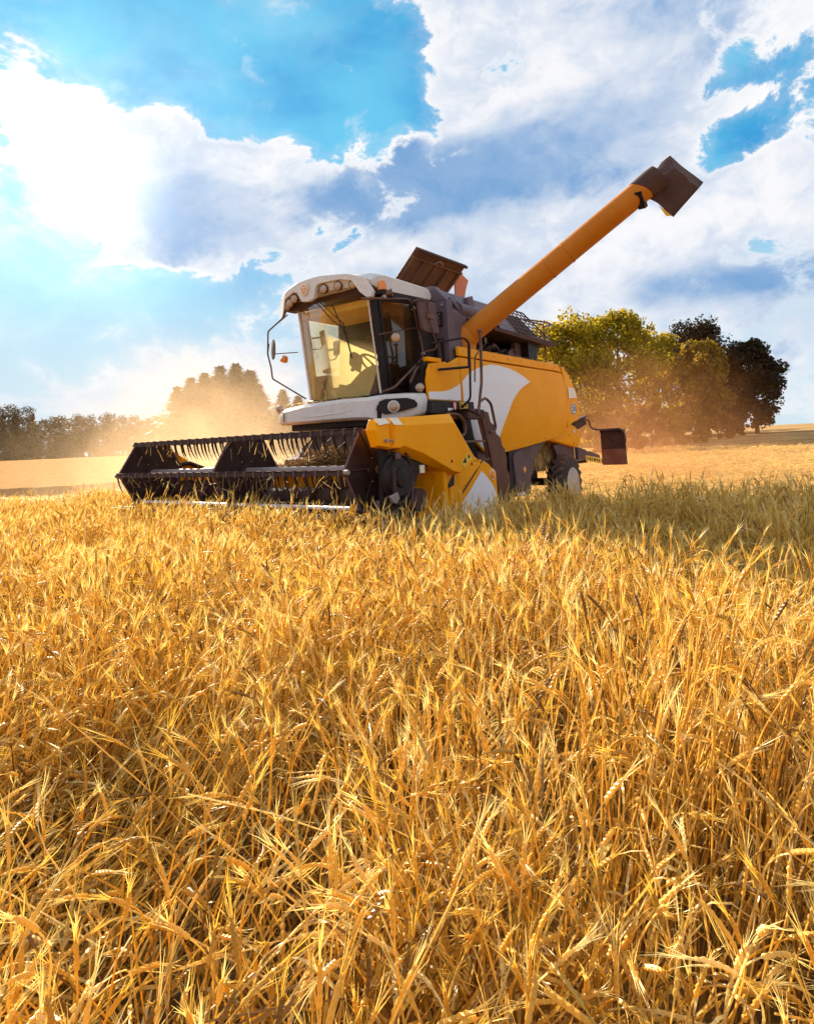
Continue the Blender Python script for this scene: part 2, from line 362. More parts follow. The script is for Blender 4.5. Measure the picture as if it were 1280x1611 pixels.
# standing crop far on the left: a raised sheet with a cut edge
def far_crop():
    m = bpy.data.materials.new('far_crop'); m.use_nodes = True; t = m.node_tree; b = t.nodes['Principled BSDF']
    g = t.nodes.new('ShaderNodeTexCoord').outputs['Object']
    s = t.nodes.new('ShaderNodeSeparateXYZ'); t.links.new(g, s.inputs[0])
    x_, y_ = N(t, s.outputs[0]), N(t, s.outputs[1])
    f1 = noise(t, combine(t, x_ * 1.0, y_ * 0.5), 1.6, 8.0, 0.75); f2 = noise(t, g, 0.10, 5.0, 0.65)
    c = mix(t, f1.ss(0.3, 0.7), (0.25, 0.125, 0.055), (0.56, 0.34, 0.14))
    c = mix(t, f2.ss(0.3, 0.7) * 0.4, c, (0.42, 0.20, 0.085))
    t.links.new(c, b.inputs['Base Color']); b.inputs['Roughness'].default_value = 1.0; b.inputs['Specular IOR Level'].default_value = 0.0
    bn = t.nodes.new('ShaderNodeBump'); bn.inputs['Strength'].default_value = 0.9; bn.inputs['Distance'].default_value = 0.12
    t.links.new(f1.s, bn.inputs['Height']); t.links.new(bn.outputs[0], b.inputs['Normal'])
    na, nr = 70, 26; an = np.radians(np.linspace(-75, -3, na)); v = []
    for i in range(nr):
        for j, a in enumerate(an):
            rr = 36 + 3.0 * math.sin(j * 0.5) * 0.1 + 4 * math.sin(a * 2)
            if i == 0: r, dz = rr, 0.02
            else: r = rr + 0.12 + (175 - rr) * ((i - 1) / (nr - 2)) ** 1.6; dz = 0.42 + 0.05 * random.random() * (1 if i < 3 else 0.4)
            x, y = r * math.sin(a), r * math.cos(a); v.append((x, y, float(gz(x, y)) + dz))
    fs = [(i * na + j, i * na + j + 1, (i + 1) * na + j + 1, (i + 1) * na + j) for i in range(nr - 1) for j in range(na - 1)]
    me = bpy.data.meshes.new('far_field'); me.from_pydata(v, [], fs); me.update()
    o = link('far_field', me, m); o['kind'] = 'structure'
random.seed(3); far_crop()

# ------------------------------------------------------------------ barley and stubble
def mesh_np(name, verts, faces, tone, m):
    me = bpy.data.meshes.new(name); me.from_pydata(verts, [], faces)
    at = me.attributes.new('tone', 'FLOAT', 'POINT'); at.data.foreach_set('value', tone)
    me.materials.append(m); me.update(); return me
class Strands:
    def __init__(s): s.v = []; s.f = []; s.t = []
    def ribbon(s, path, w, tone, side):
        k = len(s.v)
        for i, p in enumerate(path):
            ww = w[i] if hasattr(w, '__len__') else w
            s.v.append(tuple(p - side * ww)); s.v.append(tuple(p + side * ww)); s.t += [tone, tone]
        for i in range(len(path) - 1): s.f.append((k + 2 * i, k + 2 * i + 1, k + 2 * i + 3, k + 2 * i + 2))
    def rod(s, path, rads, tone, sides=3):
        k = len(s.v); prev = None
        for i, p in enumerate(path):
            d = (path[min(i + 1, len(path) - 1)] - path[max(i - 1, 0)]).normalized()
            n = d.cross(Vector((0.3, 0.9, 0.2))).normalized() if prev is None else (prev - d * prev.dot(d)).normalized()
            prev = n; b = d.cross(n)
            for q in range(sides):
                a = 2 * math.pi * q / sides + (0.5 if i % 2 else 0)
                s.v.append(tuple(p + (n * math.cos(a) + b * math.sin(a)) * rads[i])); s.t.append(tone)
        for i in range(len(path) - 1):
            for q in range(sides): s.f.append((k + i * sides + q, k + i * sides + (q + 1) % sides, k + (i + 1) * sides + (q + 1) % sides, k + (i + 1) * sides + q))
def barley_clump(seed, n=46, rad=0.26, far=False):
    rnd = random.Random(seed); S = Strands()
    for i in range(n):
        a, r = rnd.uniform(0, 2 * math.pi), rad * math.sqrt(rnd.random())
        base = Vector((r * math.cos(a), r * math.sin(a), 0))
        h = rnd.gauss(0.665, 0.08)
        lean = Vector((rnd.gauss(0, 0.09), rnd.gauss(0, 0.09), 0)); la = rnd.uniform(0, 2 * math.pi)
        if rnd.random() < 0.09: lean = Vector((math.cos(la), math.sin(la), 0)) * rnd.uniform(0.35, 0.75); h *= 0.85
        tone = min(1, max(0, rnd.gauss(0.50, 0.29)))
        ht = tone * 0.9 + 0.05
        pts = []
        for k in range(6):
            t = k / 5; pts.append(base + lean * (t ** 1.7) + Vector((0, 0, h * t * (1 - 0.12 * lean.length * t))))
        d = (pts[-1] - pts[-2]).normalized()
        na_ = rnd.uniform(0, 2 * math.pi) if lean.length < 0.1 else math.atan2(lean.y, lean.x) + rnd.gauss(0, 0.7)
        nod = Vector((math.cos(na_), math.sin(na_), 0))
        bend = abs(rnd.gauss(0.30, 0.40)) if rnd.random() < 0.78 else rnd.uniform(1.0, 2.2)
        # nodding neck
        p = pts[-1].copy(); ax = d.cross(nod)
        if ax.length < 1e-3: ax = Vector((1, 0, 0))
        ax.normalize(); cur = d.copy()
        for k in range(4):
            cur = Matrix.Rotation(bend / 5, 3, ax) @ cur; p = p + cur * 0.022; pts.append(p.copy())
        S.rod(pts, [0.0026] * 6 + [0.0019] * (len(pts) - 6), tone, 3)
        # ear
        e = []; L_ = rnd.uniform(0.060, 0.090); ne = 12
        for k in range(ne):
            e.append(p.copy()); cur = Matrix.Rotation(bend / 30, 3, ax) @ cur; p = p + cur * (L_ / (ne - 1))
        rr = rnd.uniform(0.0050, 0.0068)
        S.rod(e, [rr * (0.35 if k == 0 else (1.0 if k % 2 else 0.76)) * (1 if k < ne - 2 else 0.6) for k in range(ne)], ht * 0.85, 4)
        # awns
        for q in range(9):
            st = e[rnd.randint(1, ne - 1)]
            o1 = cur.cross(Vector((rnd.gauss(0, 1), rnd.gauss(0, 1), rnd.gauss(0, 1)))).normalized()
            dd = (cur + o1 * rnd.uniform(0.02, 0.15)).normalized(); al = rnd.uniform(0.06, 0.11)
            sd_ = dd.cross(Vector((rnd.gauss(0, 1), rnd.gauss(0, 1), rnd.gauss(0, 1)))).normalized()
            S.ribbon([st, st + dd * al * 0.55, st + dd * al + o1 * 0.006], [0.0011, 0.0009, 0.0002], min(1, ht + 0.2), sd_)
        # dry leaves
        for q in range(rnd.choice((0, 1, 1, 2))):
            t0 = rnd.uniform(0.25, 0.85); k0 = int(t0 * 5); q0 = pts[k0].lerp(pts[k0 + 1], t0 * 5 - k0)
            aa = rnd.uniform(0, 2 * math.pi); out = Vector((math.cos(aa), math.sin(aa), 0)); ll = rnd.uniform(0.10, 0.26)
            side = out.cross(Vector((0, 0, 1))); w = rnd.uniform(0.0028, 0.0052); cc = rnd.uniform(0.6, 2.2)
            lp = [q0 + out * ll * t * (1 - 0.25 * t) + Vector((0, 0, ll * (0.75 * t - cc * t * t))) for t in (0, 0.2, 0.4, 0.6, 0.8, 1)]
            side = (side + Vector((0, 0, rnd.gauss(0, 0.5)))).normalized()
            S.ribbon(lp, [w * 0.6, w, w, w * 0.85, w * 0.5, 0.0004], min(1, max(0, tone + rnd.gauss(0.05, 0.25))), side)
    # fallen straw low down
    for i in range(6):
        p0 = Vector((rnd.uniform(-rad, rad), rnd.uniform(-rad, rad), rnd.uniform(0.1, 0.6)))
        a = rnd.uniform(0, 6.28); dd = Vector((math.cos(a), math.sin(a), rnd.gauss(0.1, 0.3))).normalized()
        S.rod([p0, p0 + dd * 0.22, p0 + dd * 0.45 + Vector((0, 0, -0.03))], [0.0022] * 3, rnd.random(), 3)
    return mesh_np('barley_clump', S.v, S.f, S.t, WHEATM)
def stubble_clump(seed):
    rnd = random.Random(seed); S = Strands()
    for i in range(70):
        p0 = Vector((rnd.uniform(-0.5, 0.5), rnd.choice((-0.3, 0, 0.3)) + rnd.gauss(0, 0.06), 0)); h = rnd.uniform(0.04, 0.10)
        ln = Vector((rnd.gauss(0, 0.03), rnd.gauss(0, 0.03), h))
        S.ribbon([p0, p0 + ln], 0.004, rnd.random(), Vector((math.cos(i), math.sin(i), 0)))
    for i in range(40):
        p0 = Vector((rnd.uniform(-0.5, 0.5), rnd.uniform(-0.5, 0.5), rnd.uniform(0.02, 0.12))); a = rnd.uniform(0, 6.28)
        dd = Vector((math.cos(a), math.sin(a), rnd.gauss(0, 0.15))) * rnd.uniform(0.08, 0.22)
        S.ribbon([p0, p0 + dd], 0.0035, rnd.random(), Vector((0, 0, 1)) if i % 2 else Vector((-math.sin(a), math.cos(a), 0)))
    return mesh_np('stubble_clump', S.v, S.f, S.t, STUBM)

# machine frame: u forward, b to its left (towards the camera), z up
MAZ = R(37.0)
MU = Vector((-math.sin(MAZ), -math.cos(MAZ), 0)); ML = Vector((math.cos(MAZ), -math.sin(MAZ), 0)); MO = Vector((-2.3554, 8.8964, 0))
def to_local(x, y):
    dx, dy = x - MO.x, y - MO.y
    return dx * MU.x + dy * MU.y, dx * ML.x + dy * ML.y

def scatter(name, clumps, pts, label, cat):
    """points: (x, y, z, rx, ry, rz, scale, index)"""
    pts = np.array(pts); me = bpy.data.meshes.new(name); me.from_pydata(pts[:, :3].tolist(), [], [])
    a = me.attributes.new('rot', 'FLOAT_VECTOR', 'POINT'); a.data.foreach_set('vector', pts[:, 3:6].astype('f').ravel())
    a = me.attributes.new('scl', 'FLOAT_VECTOR', 'POINT'); a.data.foreach_set('vector', pts[:, 6:9].astype('f').ravel())
    a = me.attributes.new('idx', 'INT', 'POINT'); a.data.foreach_set('value', pts[:, 9].astype('i'))
    o = bpy.data.objects.new(name, me); C.objects.link(o); tag(o, label, cat, kind='stuff')
    col_ = bpy.data.collections.new(name + '_sources')
    for i, c in enumerate(clumps):
        s = bpy.data.objects.new('%s_source_%03d' % (name, i), c); col_.objects.link(s)
    g = bpy.data.node_groups.new(name + '_scatter', 'GeometryNodeTree')
    g.interface.new_socket('Geometry', in_out='INPUT', socket_type='NodeSocketGeometry'); g.interface.new_socket('Geometry', in_out='OUTPUT', socket_type='NodeSocketGeometry')
    gi = g.nodes.new('NodeGroupInput'); go = g.nodes.new('NodeGroupOutput')
    ci = g.nodes.new('GeometryNodeCollectionInfo'); ci.inputs['Collection'].default_value = col_; ci.inputs['Separate Children'].default_value = True
    ip = g.nodes.new('GeometryNodeInstanceOnPoints'); ip.inputs['Pick Instance'].default_value = True
    def na(nm, ty):
        n = g.nodes.new('GeometryNodeInputNamedAttribute'); n.data_type = ty; n.inputs['Name'].default_value = nm; return n.outputs['Attribute']
    e2r = g.nodes.new('FunctionNodeEulerToRotation'); g.links.new(na('rot', 'FLOAT_VECTOR'), e2r.inputs[0])
    g.links.new(gi.outputs[0], ip.inputs['Points']); g.links.new(ci.outputs[0], ip.inputs['Instance'])
    g.links.new(na('idx', 'INT'), ip.inputs['Instance Index']); g.links.new(e2r.outputs[0], ip.inputs['Rotation'])
    g.links.new(na('scl', 'FLOAT_VECTOR'), ip.inputs['Scale']); g.links.new(ip.outputs[0], go.inputs[0])
    md = o.modifiers.new('scatter', 'NODES'); md.node_group = g
    return o
def field_noise(x, y, s):
    return math.sin(x * 1.3 * s + 1.7 * math.sin(y * 0.9 * s + s)) * math.cos(y * 1.1 * s + 1.3 * math.sin(x * 0.7 * s + 2 * s))

def plant_barley():
    rnd = random.Random(11)
    NC = 14; clumps = [barley_clump(100 + i) for i in range(NC)]
    pts = []; y = -1.2
    while y < 16.5:
        st = 0.27 if y < 6 else 0.33
        xm = 0.72 * max(y, 0) + 2.4; x = -xm
        while x < xm:
            px, py = x + rnd.uniform(-0.15, 0.15), y + rnd.uniform(-0.15, 0.15); x += st
            u, b = to_local(px, py)
            if math.hypot(px, py) < 0.62: continue
            # the strip cut by the header and everything behind it
            edge = 2.62 + 0.08 * math.sin(u * 3)
            if u < 0.42 + 0.08 * math.sin(b * 4) and -2.95 < b < edge: continue
            if b < -2.9 and u < -3.0: continue
            if b < -2.9 and u < 0.6 and py > 13.2 + 0.3 * math.sin(px): continue
            if b >= edge and py > 8.9 + 0.25 * math.sin(px * 1.1): continue
            if py > 14.6 + 0.3 * math.sin(px * 0.9): continue
            l1 = field_noise(px, py, 1.0); l2 = field_noise(px + 7, py - 3, 1.9); l3 = field_noise(px - 5, py + 9, 0.6)
            gap = field_noise(px * 1.6 + 3, py * 1.6 + 5, 1.7)
            if gap > 0.32 and rnd.random() < 0.80 and py < 8: continue
            tilt = 0.06 + 0.22 * abs(l1) + max(0, l3 - 0.2) * 0.75
            ta = 0.9 + 0.9 * l2 + 0.9 * l1
            eu_ = (Matrix.Rotation(tilt, 3, Vector((math.cos(ta), math.sin(ta), 0))) @ Matrix.Rotation(rnd.uniform(0, 6.28), 3, 'Z')).to_euler('XYZ')
            hs = 1.0 + 0.13 * l2 + rnd.gauss(0, 0.07) - 0.22 * max(0, l3 - 0.3)
            if py < 2.0: hs *= 0.90
            if u > 0.3 and u < 1.3 and -3 < b < 2.6: hs = max(hs, 0.97) * 1.02; tilt *= 0.5
            pts.append((px, py, 0.0, eu_.x, eu_.y, eu_.z, rnd.uniform(0.9, 1.1), rnd.uniform(0.9, 1.1), hs, rnd.randrange(NC)))
        y += st * 0.95
    scatter('barley', clumps, pts, 'ripe golden barley standing dense in the foreground, ears and awns tangled', 'barley')
    sc = [stubble_clump(40 + i) for i in range(5)]; pts = []
    for i in range(6500):
        d = 8 * (60 / 8) ** rnd.random(); a = rnd.uniform(-0.78, 0.78); px, py = d * math.sin(a), d * math.cos(a)
        u, b = to_local(px, py)
        if u > 0.3 and b > -3: continue
        if b >= 2.6 and py < 9.0: continue
        if b < -2.9 and py < 14.3 and u > -3: continue
        if px < 0 and d > 34: continue
        z = float(gz(px, py)); s = 1.0 + 0.02 * d
        pts.append((px, py, z - 0.01, 0, 0, 1.0 + rnd.gauss(0, 0.15), s, s, s * rnd.uniform(0.7, 1.3), rnd.randrange(5)))
    scatter('stubble', sc, pts, 'short pale stubble and loose straw on the cut strip behind the combine', 'stubble')
#WHEAT
plant_barley()

# ------------------------------------------------------------------ the combine harvester
root = bpy.data.objects.new('combine_harvester', None); C.objects.link(root)
root.location = MO; root.rotation_euler = (0, 0, math.atan2(MU.y, MU.x))
tag(root, 'orange and white combine harvester in the barley, its unloading auger raised to the right', 'combine harvester')

BS = 1.39
def bulge(z, u=-5.0):
    return BS - 0.16 * max(0, 2.15 - z) ** 1.5 - 0.05 * max(0, z - 2.7) - 0.03 * max(0, -u - 7.2) ** 1.2
def side_sheet(outline, off, thick, zs=(1.5, 1.65, 1.8, 1.95, 2.15, 2.4, 2.7, 2.9), us=(-7.4, -7.7, -8.0)):
    bm = B(); vs = [bm.verts.new((p[0], 0, p[1])) for p in outline]; bm.faces.new(vs)
    for z in zs: bmesh.ops.bisect_plane(bm, geom=bm.verts[:] + bm.edges[:] + bm.faces[:], plane_co=(0, 0, z), plane_no=(0, 0, 1))
    for u in us: bmesh.ops.bisect_plane(bm, geom=bm.verts[:] + bm.edges[:] + bm.faces[:], plane_co=(u, 0, 0), plane_no=(1, 0, 0))
    if thick > 0:
        r = bmesh.ops.extrude_face_region(bm, geom=bm.faces[:])
        for v in r['geom']:
            if isinstance(v, bmesh.types.BMVert): v.co.y -= thick
    for v in bm.verts: v.co.y += bulge(v.co.z, v.co.x) + off
    return bm
# main body core
bm = B(); prism(bm, [(-3.55, 2.0), (-3.55, 3.18), (-7.9, 3.18), (-8.5, 2.8), (-8.6, 2.0), (-7.5, 1.75), (-5.0, 1.5), (-4.2, 1.5)], -1.28, 1.16)
body = build('body', bm, BLACK, root)
main = [(-3.60, 3.075), (-7.72, 3.075), (-7.98, 3.06), (-8.10, 2.75), (-8.13, 2.30), (-8.10, 1.98), (-8.0, 1.80), (-7.85, 1.72), (-7.47, 1.61), (-6.2, 1.47), (-5.02, 1.36), (-4.4, 1.42), (-4.0, 1.62), (-3.62, 1.95)]
sp_ = build('side_panel', side_sheet(main, 0, 0.05), ORANGE, root, bevel=0.018)
up = build('upper_trim', side_sheet([(-3.60, 3.10), (-7.70, 3.10), (-7.98, 3.09), (-7.80, 3.26), (-3.61, 3.27)], 0.0, 0.07, zs=(), us=()), ORANGE, root, bevel=0.015)
front = [(-2.60, 2.30), (-2.58, 2.62), (-2.63, 2.79), (-2.72, 2.90), (-3.16, 2.96), (-3.24, 2.94), (-3.40, 3.0), (-3.585, 3.075), (-3.585, 2.0), (-3.3, 2.0), (-3.3, 2.30)]
build('front_side_panel', side_sheet(front, 0.0, 0.05), ORANGE, root, bevel=0.015)
bm = B(); box(bm, -2.72, -3.12, 1.22, 1.33, 2.94, 3.02); build('panel_lip', bm, ORANGE, root, bevel=0.02)
curve_hi = curve_pts([(-2.60, 2.43), (-3.14, 2.47), (-3.53, 2.60), (-3.93, 2.83), (-4.43, 2.98), (-4.84, 3.03), (-5.39, 3.00), (-5.85, 2.91), (-6.26, 2.78)])
curve_lo = curve_pts([(-6.26, 2.78), (-5.84, 2.63), (-5.49, 2.41), (-5.25, 2.16), (-5.09, 1.96), (-4.94, 1.72), (-4.83, 1.44)])
w_main = [p for p in curve_hi if p[0] < -3.63] + curve_lo[1:] + [(-4.4, 1.46), (-4.02, 1.66), (-3.65, 1.97)]
w_main = [(-3.63, 2.645)] + w_main
g1 = build('white_graphic', side_sheet(w_main, 0.004, 0.0), WHITEP, sp_)
w_fr = [(-2.61, 2.315)] + [p for p in curve_hi if p[0] > -3.56] + [(-3.56, 2.615), (-3.56, 2.315)]
build('white_graphic', side_sheet(w_fr, 0.004, 0.0), WHITEP, root)
bm = B(); box(bm, -2.62, -3.25, 1.0, 1.30, 2.28, 2.92); box(bm, -3.25, -3.6, 1.0, 1.30, 1.9, 3.0); build('panel_backing', bm, BLACK, root)
# far side panel, mirrored
bm = B(); prism(bm, main, -1.35, -1.30); build('side_panel', bm, ORANGE, root, bevel=0.02)
# bolts and hinges along the panels
bd0 = None
for (u_, z_) in [(-3.75 - 0.55 * k, 3.19) for k in range(8)] + [(-5.2 - 0.34 * k, 1.44 + 0.036 * k) for k in range(7)] + [(-2.72, 2.84), (-3.50, 2.96)]:
    bm = B(); lathe(bm, [(0, 0.014), (0.007, 0.012), (0.009, 0.002)], (0, 0, 0), (0, 1, 0), 8)
    if bd0 is None: bo = build('bolt', bm, STEEL, root); bd0 = bo.data
    else: bm.free(); bo = link('bolt', bd0, None, root)
    bo.location = (u_, bulge(z_, u_) + 0.001, z_)
bm = B(); tube(bm, [(-3.64, bulge(2.22), 2.22), (-5.2, bulge(2.24), 2.24), (-8.0, bulge(2.30, -8.0), 2.30)], 0.006, 4); build('panel_crease', bm, ORANGE, root)
# rear quarter
rq = [(-8.03, 3.24), (-8.30, 3.13), (-8.56, 2.91), (-8.78, 2.66), (-8.86, 2.40), (-8.84, 2.02), (-8.49, 1.96), (-8.13, 1.84), (-8.16, 2.30), (-8.14, 2.72)]
build('rear_side_panel', side_sheet(rq, -0.01, 0.10, us=(-8.3, -8.6)), ORANGE, root, bevel=0.02)
bm = B(); prism(bm, [(-8.30, 3.17), (-8.58, 2.95), (-8.82, 2.68), (-8.90, 2.40), (-8.88, 2.0), (-8.80, 2.0), (-8.82, 2.40), (-8.74, 2.64), (-8.52, 2.88), (-8.26, 3.10)], -1.1, 1.22); build('rear_seal', bm, BLACK, root)
bm = B(); prism(bm, [(-8.0, 3.28), (-8.34, 3.22), (-8.66, 2.98), (-8.92, 2.70), (-9.00, 2.40), (-8.98, 1.98), (-8.90, 1.98), (-8.90, 2.40), (-8.83, 2.68), (-8.59, 2.94), (-8.30, 3.16)], -1.15, 1.16); build('rear_hood', bm, ORANGE, root, bevel=0.015)
bm = B(); poly(bm, [(-8.22, 0, 2.60), (-8.62, 0, 2.60), (-8.74, 0, 2.42), (-8.75, 0, 2.38), (-8.24, 0, 2.34)][::1])
for v in bm.verts: v.co.y = bulge(v.co.z, v.co.x) + 0.006; v.co.z += 0.16
build('reflective_strip', bm, REFL, root)
# round badge "20"
bm = B(); cx_, cz_ = -8.50, 2.265
def ring(bm, cx, cz, r0, r1, y, n=28, sx=1.0):
    a = [bm.verts.new((cx + sx * r0 * math.cos(2 * math.pi * k / n), y, cz + r0 * math.sin(2 * math.pi * k / n))) for k in range(n)]
    b = [bm.verts.new((cx + sx * r1 * math.cos(2 * math.pi * k / n), y, cz + r1 * math.sin(2 * math.pi * k / n))) for k in range(n)]
    for k in range(n): bm.faces.new((a[k], a[(k + 1) % n], b[(k + 1) % n], b[k]))
def disc(bm, cx, cz, r, y, n=28, sx=1.0): bm.faces.new([bm.verts.new((cx + sx * r * math.cos(2 * math.pi * k / n), y, cz + r * math.sin(2 * math.pi * k / n))) for k in range(n)])
def text(name, body_, loc, size, m, parent, rot, extrude=0.002):
    cu = bpy.data.curves.new(name, 'FONT'); cu.body = body_; cu.size = size; cu.align_x = 'CENTER'; cu.align_y = 'CENTER'; cu.extrude = extrude
    tmp = bpy.data.objects.new('t', cu); C.objects.link(tmp); dg = bpy.context.evaluated_depsgraph_get()
    me = bpy.data.meshes.new_from_object(tmp.evaluated_get(dg)); bpy.data.objects.remove(tmp)
    me.materials.clear(); o = link(name, me, m, parent); o.location = loc; o.rotation_euler = rot; return o
yb = bulge(cz_, cx_) + 0.002
SIDE_ROT = (R(90), 0, R(180))
disc(bm, cx_, cz_, 0.128, yb, sx=1.25); bd = build('speed_badge', bm, WHITEP, root)
bm = B(); ring(bm, cx_, cz_, 0.10, 0.118, yb + 0.004, sx=1.25); build('badge_ring', bm, BLACK, bd)
text('badge_number', '20', (cx_, yb + 0.004, cz_), 0.16, BLACK, bd, SIDE_ROT)
# lower rear hood
bm = B(); prism(bm, curve_pts([(-8.15, 1.80), (-8.49, 1.95), (-8.95, 1.84), (-9.12, 1.70), (-9.12, 1.55), (-9.02, 1.41), (-8.75, 1.38)], 3) + [(-7.39, 1.57), (-7.9, 1.73)], -1.0, 1.20)
lh = build('straw_hood', bm, ORANGE, root, bevel=0.04)
bm = B(); lathe(bm, [(0, 0.05), (0.012, 0.045)], (-8.75, 1.205, 1.75), (0, 1, 0), 12); build('reflector', bm, REFL, lh)
for bu in (-8.45, -8.72):
    bm = B(); lathe(bm, [(0, 0.015), (0.012, 0.012)], (bu, 1.203, 1.66 if bu > -8.6 else 1.47), (0, 1, 0), 8); build('bolt', bm, BLACK, lh)
# lower grey side panel with wheel arch
gp = [(-3.9, 1.70), (-5.02, 1.37), (-6.2, 1.48), (-7.40, 1.62), (-7.61, 1.64)] + curve_pts([(-7.61, 1.62), (-7.19, 1.53), (-6.91, 1.41), (-6.71, 1.28), (-6.52, 1.05), (-6.38, 0.80), (-6.30, 0.50)], 3) + [(-5.24, 0.50), (-4.9, 0.70), (-4.0, 0.95)]
bm = B(); prism(bm, gp, 1.10, 1.20); lp_ = build('lower_side_panel', bm, PLUM, root, bevel=0.012)
bm = B(); prism(bm, [(-5.55, 0.60), (-5.48, 1.26), (-5.58, 1.36), (-5.86, 1.38), (-5.90, 0.62)], 1.205, 1.30); build('battery_box', bm, PLUM, lp_, bevel=0.02)
bm = B(); box(bm, -5.36, -5.50, 1.205, 1.27, 0.58, 1.38); build('box_recess', bm, BLACK, lp_)
bm = B(); lathe(bm, [(0, 0.065), (0.01, 0.06), (0.018, 0.04)], (-6.10, 1.205, 1.0), (0, 1, 0), 16); build('reflector', bm, AMBER, lp_)
bm = B(); box(bm, -5.56, -5.86, 1.303, 1.306, 0.52, 0.58); build('plate', bm, WHITEP, lp_)
# chassis mass underneath
bm = B(); box(bm, -3.0, -7.4, -1.0, 0.85, 0.75, 1.6); box(bm, -7.4, -8.6, -0.5, 0.5, 0.85, 1.5); build('chassis', bm, BLACK, root)

# ---- wheels
def wheel(name, u, b_out, z, r, w, rimr, lugs=20):
    bm = B(); s = w
    prof = [(0, rimr), (-0.015, rimr * 1.10), (-0.02, r * 0.80), (-0.05, r * 0.88), (-0.10, r * 0.92), (-s / 2, r * 0.93), (-s + 0.10, r * 0.92), (-s + 0.05, r * 0.88), (-s + 0.02, r * 0.80), (-s, rimr)]
    lathe(bm, prof, (0, 0, 0), (0, 1, 0), 48)
    o = build(name, bm, TYRE, root, smooth=True); o.location = (u, b_out, z)
    lug = None
    for side in (0, 1):
        for k in range(lugs):
            a = 2 * math.pi * (k + 0.5 * side) / lugs
            if lug is None or k == 0:
                bm = B(); h = r * 0.055; wd = 0.040 * r / 0.65
                # chevron bar from the shoulder to the centre line, along the tread, trailing with the turn
                for i in range(1): pass
                P0 = []
                n = 4
                for i in range(n + 1):
                    t = i / n; bb = (-0.03 - t * (s / 2 + 0.0)) if side == 0 else (-s + 0.03 + t * (s / 2))
                    ang = -0.0 + t * 0.34
                    rad = r * (0.86 if i == 0 else 0.92)
                    top = r * (0.955 if i == 0 else 1.0)
                    P0.append([(rad * 0.98, ang - wd / r, bb), (top, ang - wd * 0.7 / r, bb), (top, ang + wd * 0.7 / r, bb), (rad * 0.98, ang + wd / r, bb)])
                vs = [[bm.verts.new((q[0] * math.sin(q[1]), q[2], q[0] * math.cos(q[1]))) for q in ringp] for ringp in P0]
                for i in range(n):
                    for q in range(4): bm.faces.new((vs[i][q], vs[i][(q + 1) % 4], vs[i + 1][(q + 1) % 4], vs[i + 1][q]))
                bm.faces.new(vs[0][::-1]); bm.faces.new(vs[-1])
                lo = build('lug', bm, LUGM, o); lug = lo.data
            else: lo = link('lug', lug, None, o)
            lo.rotation_euler = (0, a, 0)
    bm = B(); lathe(bm, [(0.012, rimr), (0.0, rimr * 0.93), (-0.07, rimr * 0.88), (-0.09, rimr * 0.78), (-0.20, rimr * 0.72), (-0.22, rimr * 0.50), (-0.17, rimr * 0.45), (-0.17, rimr * 0.26), (-0.10, rimr * 0.22), (-0.09, 0.01)], (0, 0, 0), (0, 1, 0), 40)
    build('rim', bm, RIM, o, smooth=True, angle=25)
    for k in range(8):
        a = 2 * math.pi * k / 8; bm = B(); lathe(bm, [(-0.17, 0.016), (-0.145, 0.016)], (rimr * 0.38 * math.cos(a), 0, rimr * 0.38 * math.sin(a)), (0, 1, 0), 6)
        build('wheel_nut', bm, STEEL, o)
    return o
wheel('rear_wheel', -8.12, 1.36, 0.60, 0.64, 0.42, 0.34)
wheel('front_wheel', -3.40, 1.40, 0.86, 0.88, 0.60, 0.46, 22)
wheel('rear_wheel', -8.12, -0.95, 0.60, 0.64, 0.42, 0.34)
wheel('front_wheel', -3.40, -0.80, 0.86, 0.88, 0.60, 0.46, 22)
bm = B(); tube(bm, [(-8.12, -1.1, 0.62), (-8.12, 1.1, 0.62)], 0.09, 10); build('rear_axle', bm, BLACK, root)
# hanging straw in the rear arch
def straw_lump(name, n, fn, parent, seed, m=None, wid=0.006):
    rnd = random.Random(seed); S = Strands()
    for i in range(n):
        p, d = fn(rnd); sd_ = d.cross(Vector((rnd.gauss(0, 1), rnd.gauss(0, 1), rnd.gauss(0, 1)))).normalized()
        S.ribbon([p, p + d * 0.5 + Vector((0, 0, rnd.gauss(0, 0.01))), p + d], wid, rnd.random(), sd_)
    me = mesh_np(name, S.v, S.f, S.t, m or STUBM); o = bpy.data.objects.new(name, me); C.objects.link(o); o.parent = parent; o['kind'] = 'stuff'; return o
straw_lump('hanging_straw', 1500, lambda r: (Vector((r.uniform(-8.3, -6.7), r.uniform(0.6, 1.0), r.uniform(1.15, 1.6))), Vector((r.gauss(0, 0.03), r.gauss(0, 0.03), -r.uniform(0.1, 0.35)))), root, 5)

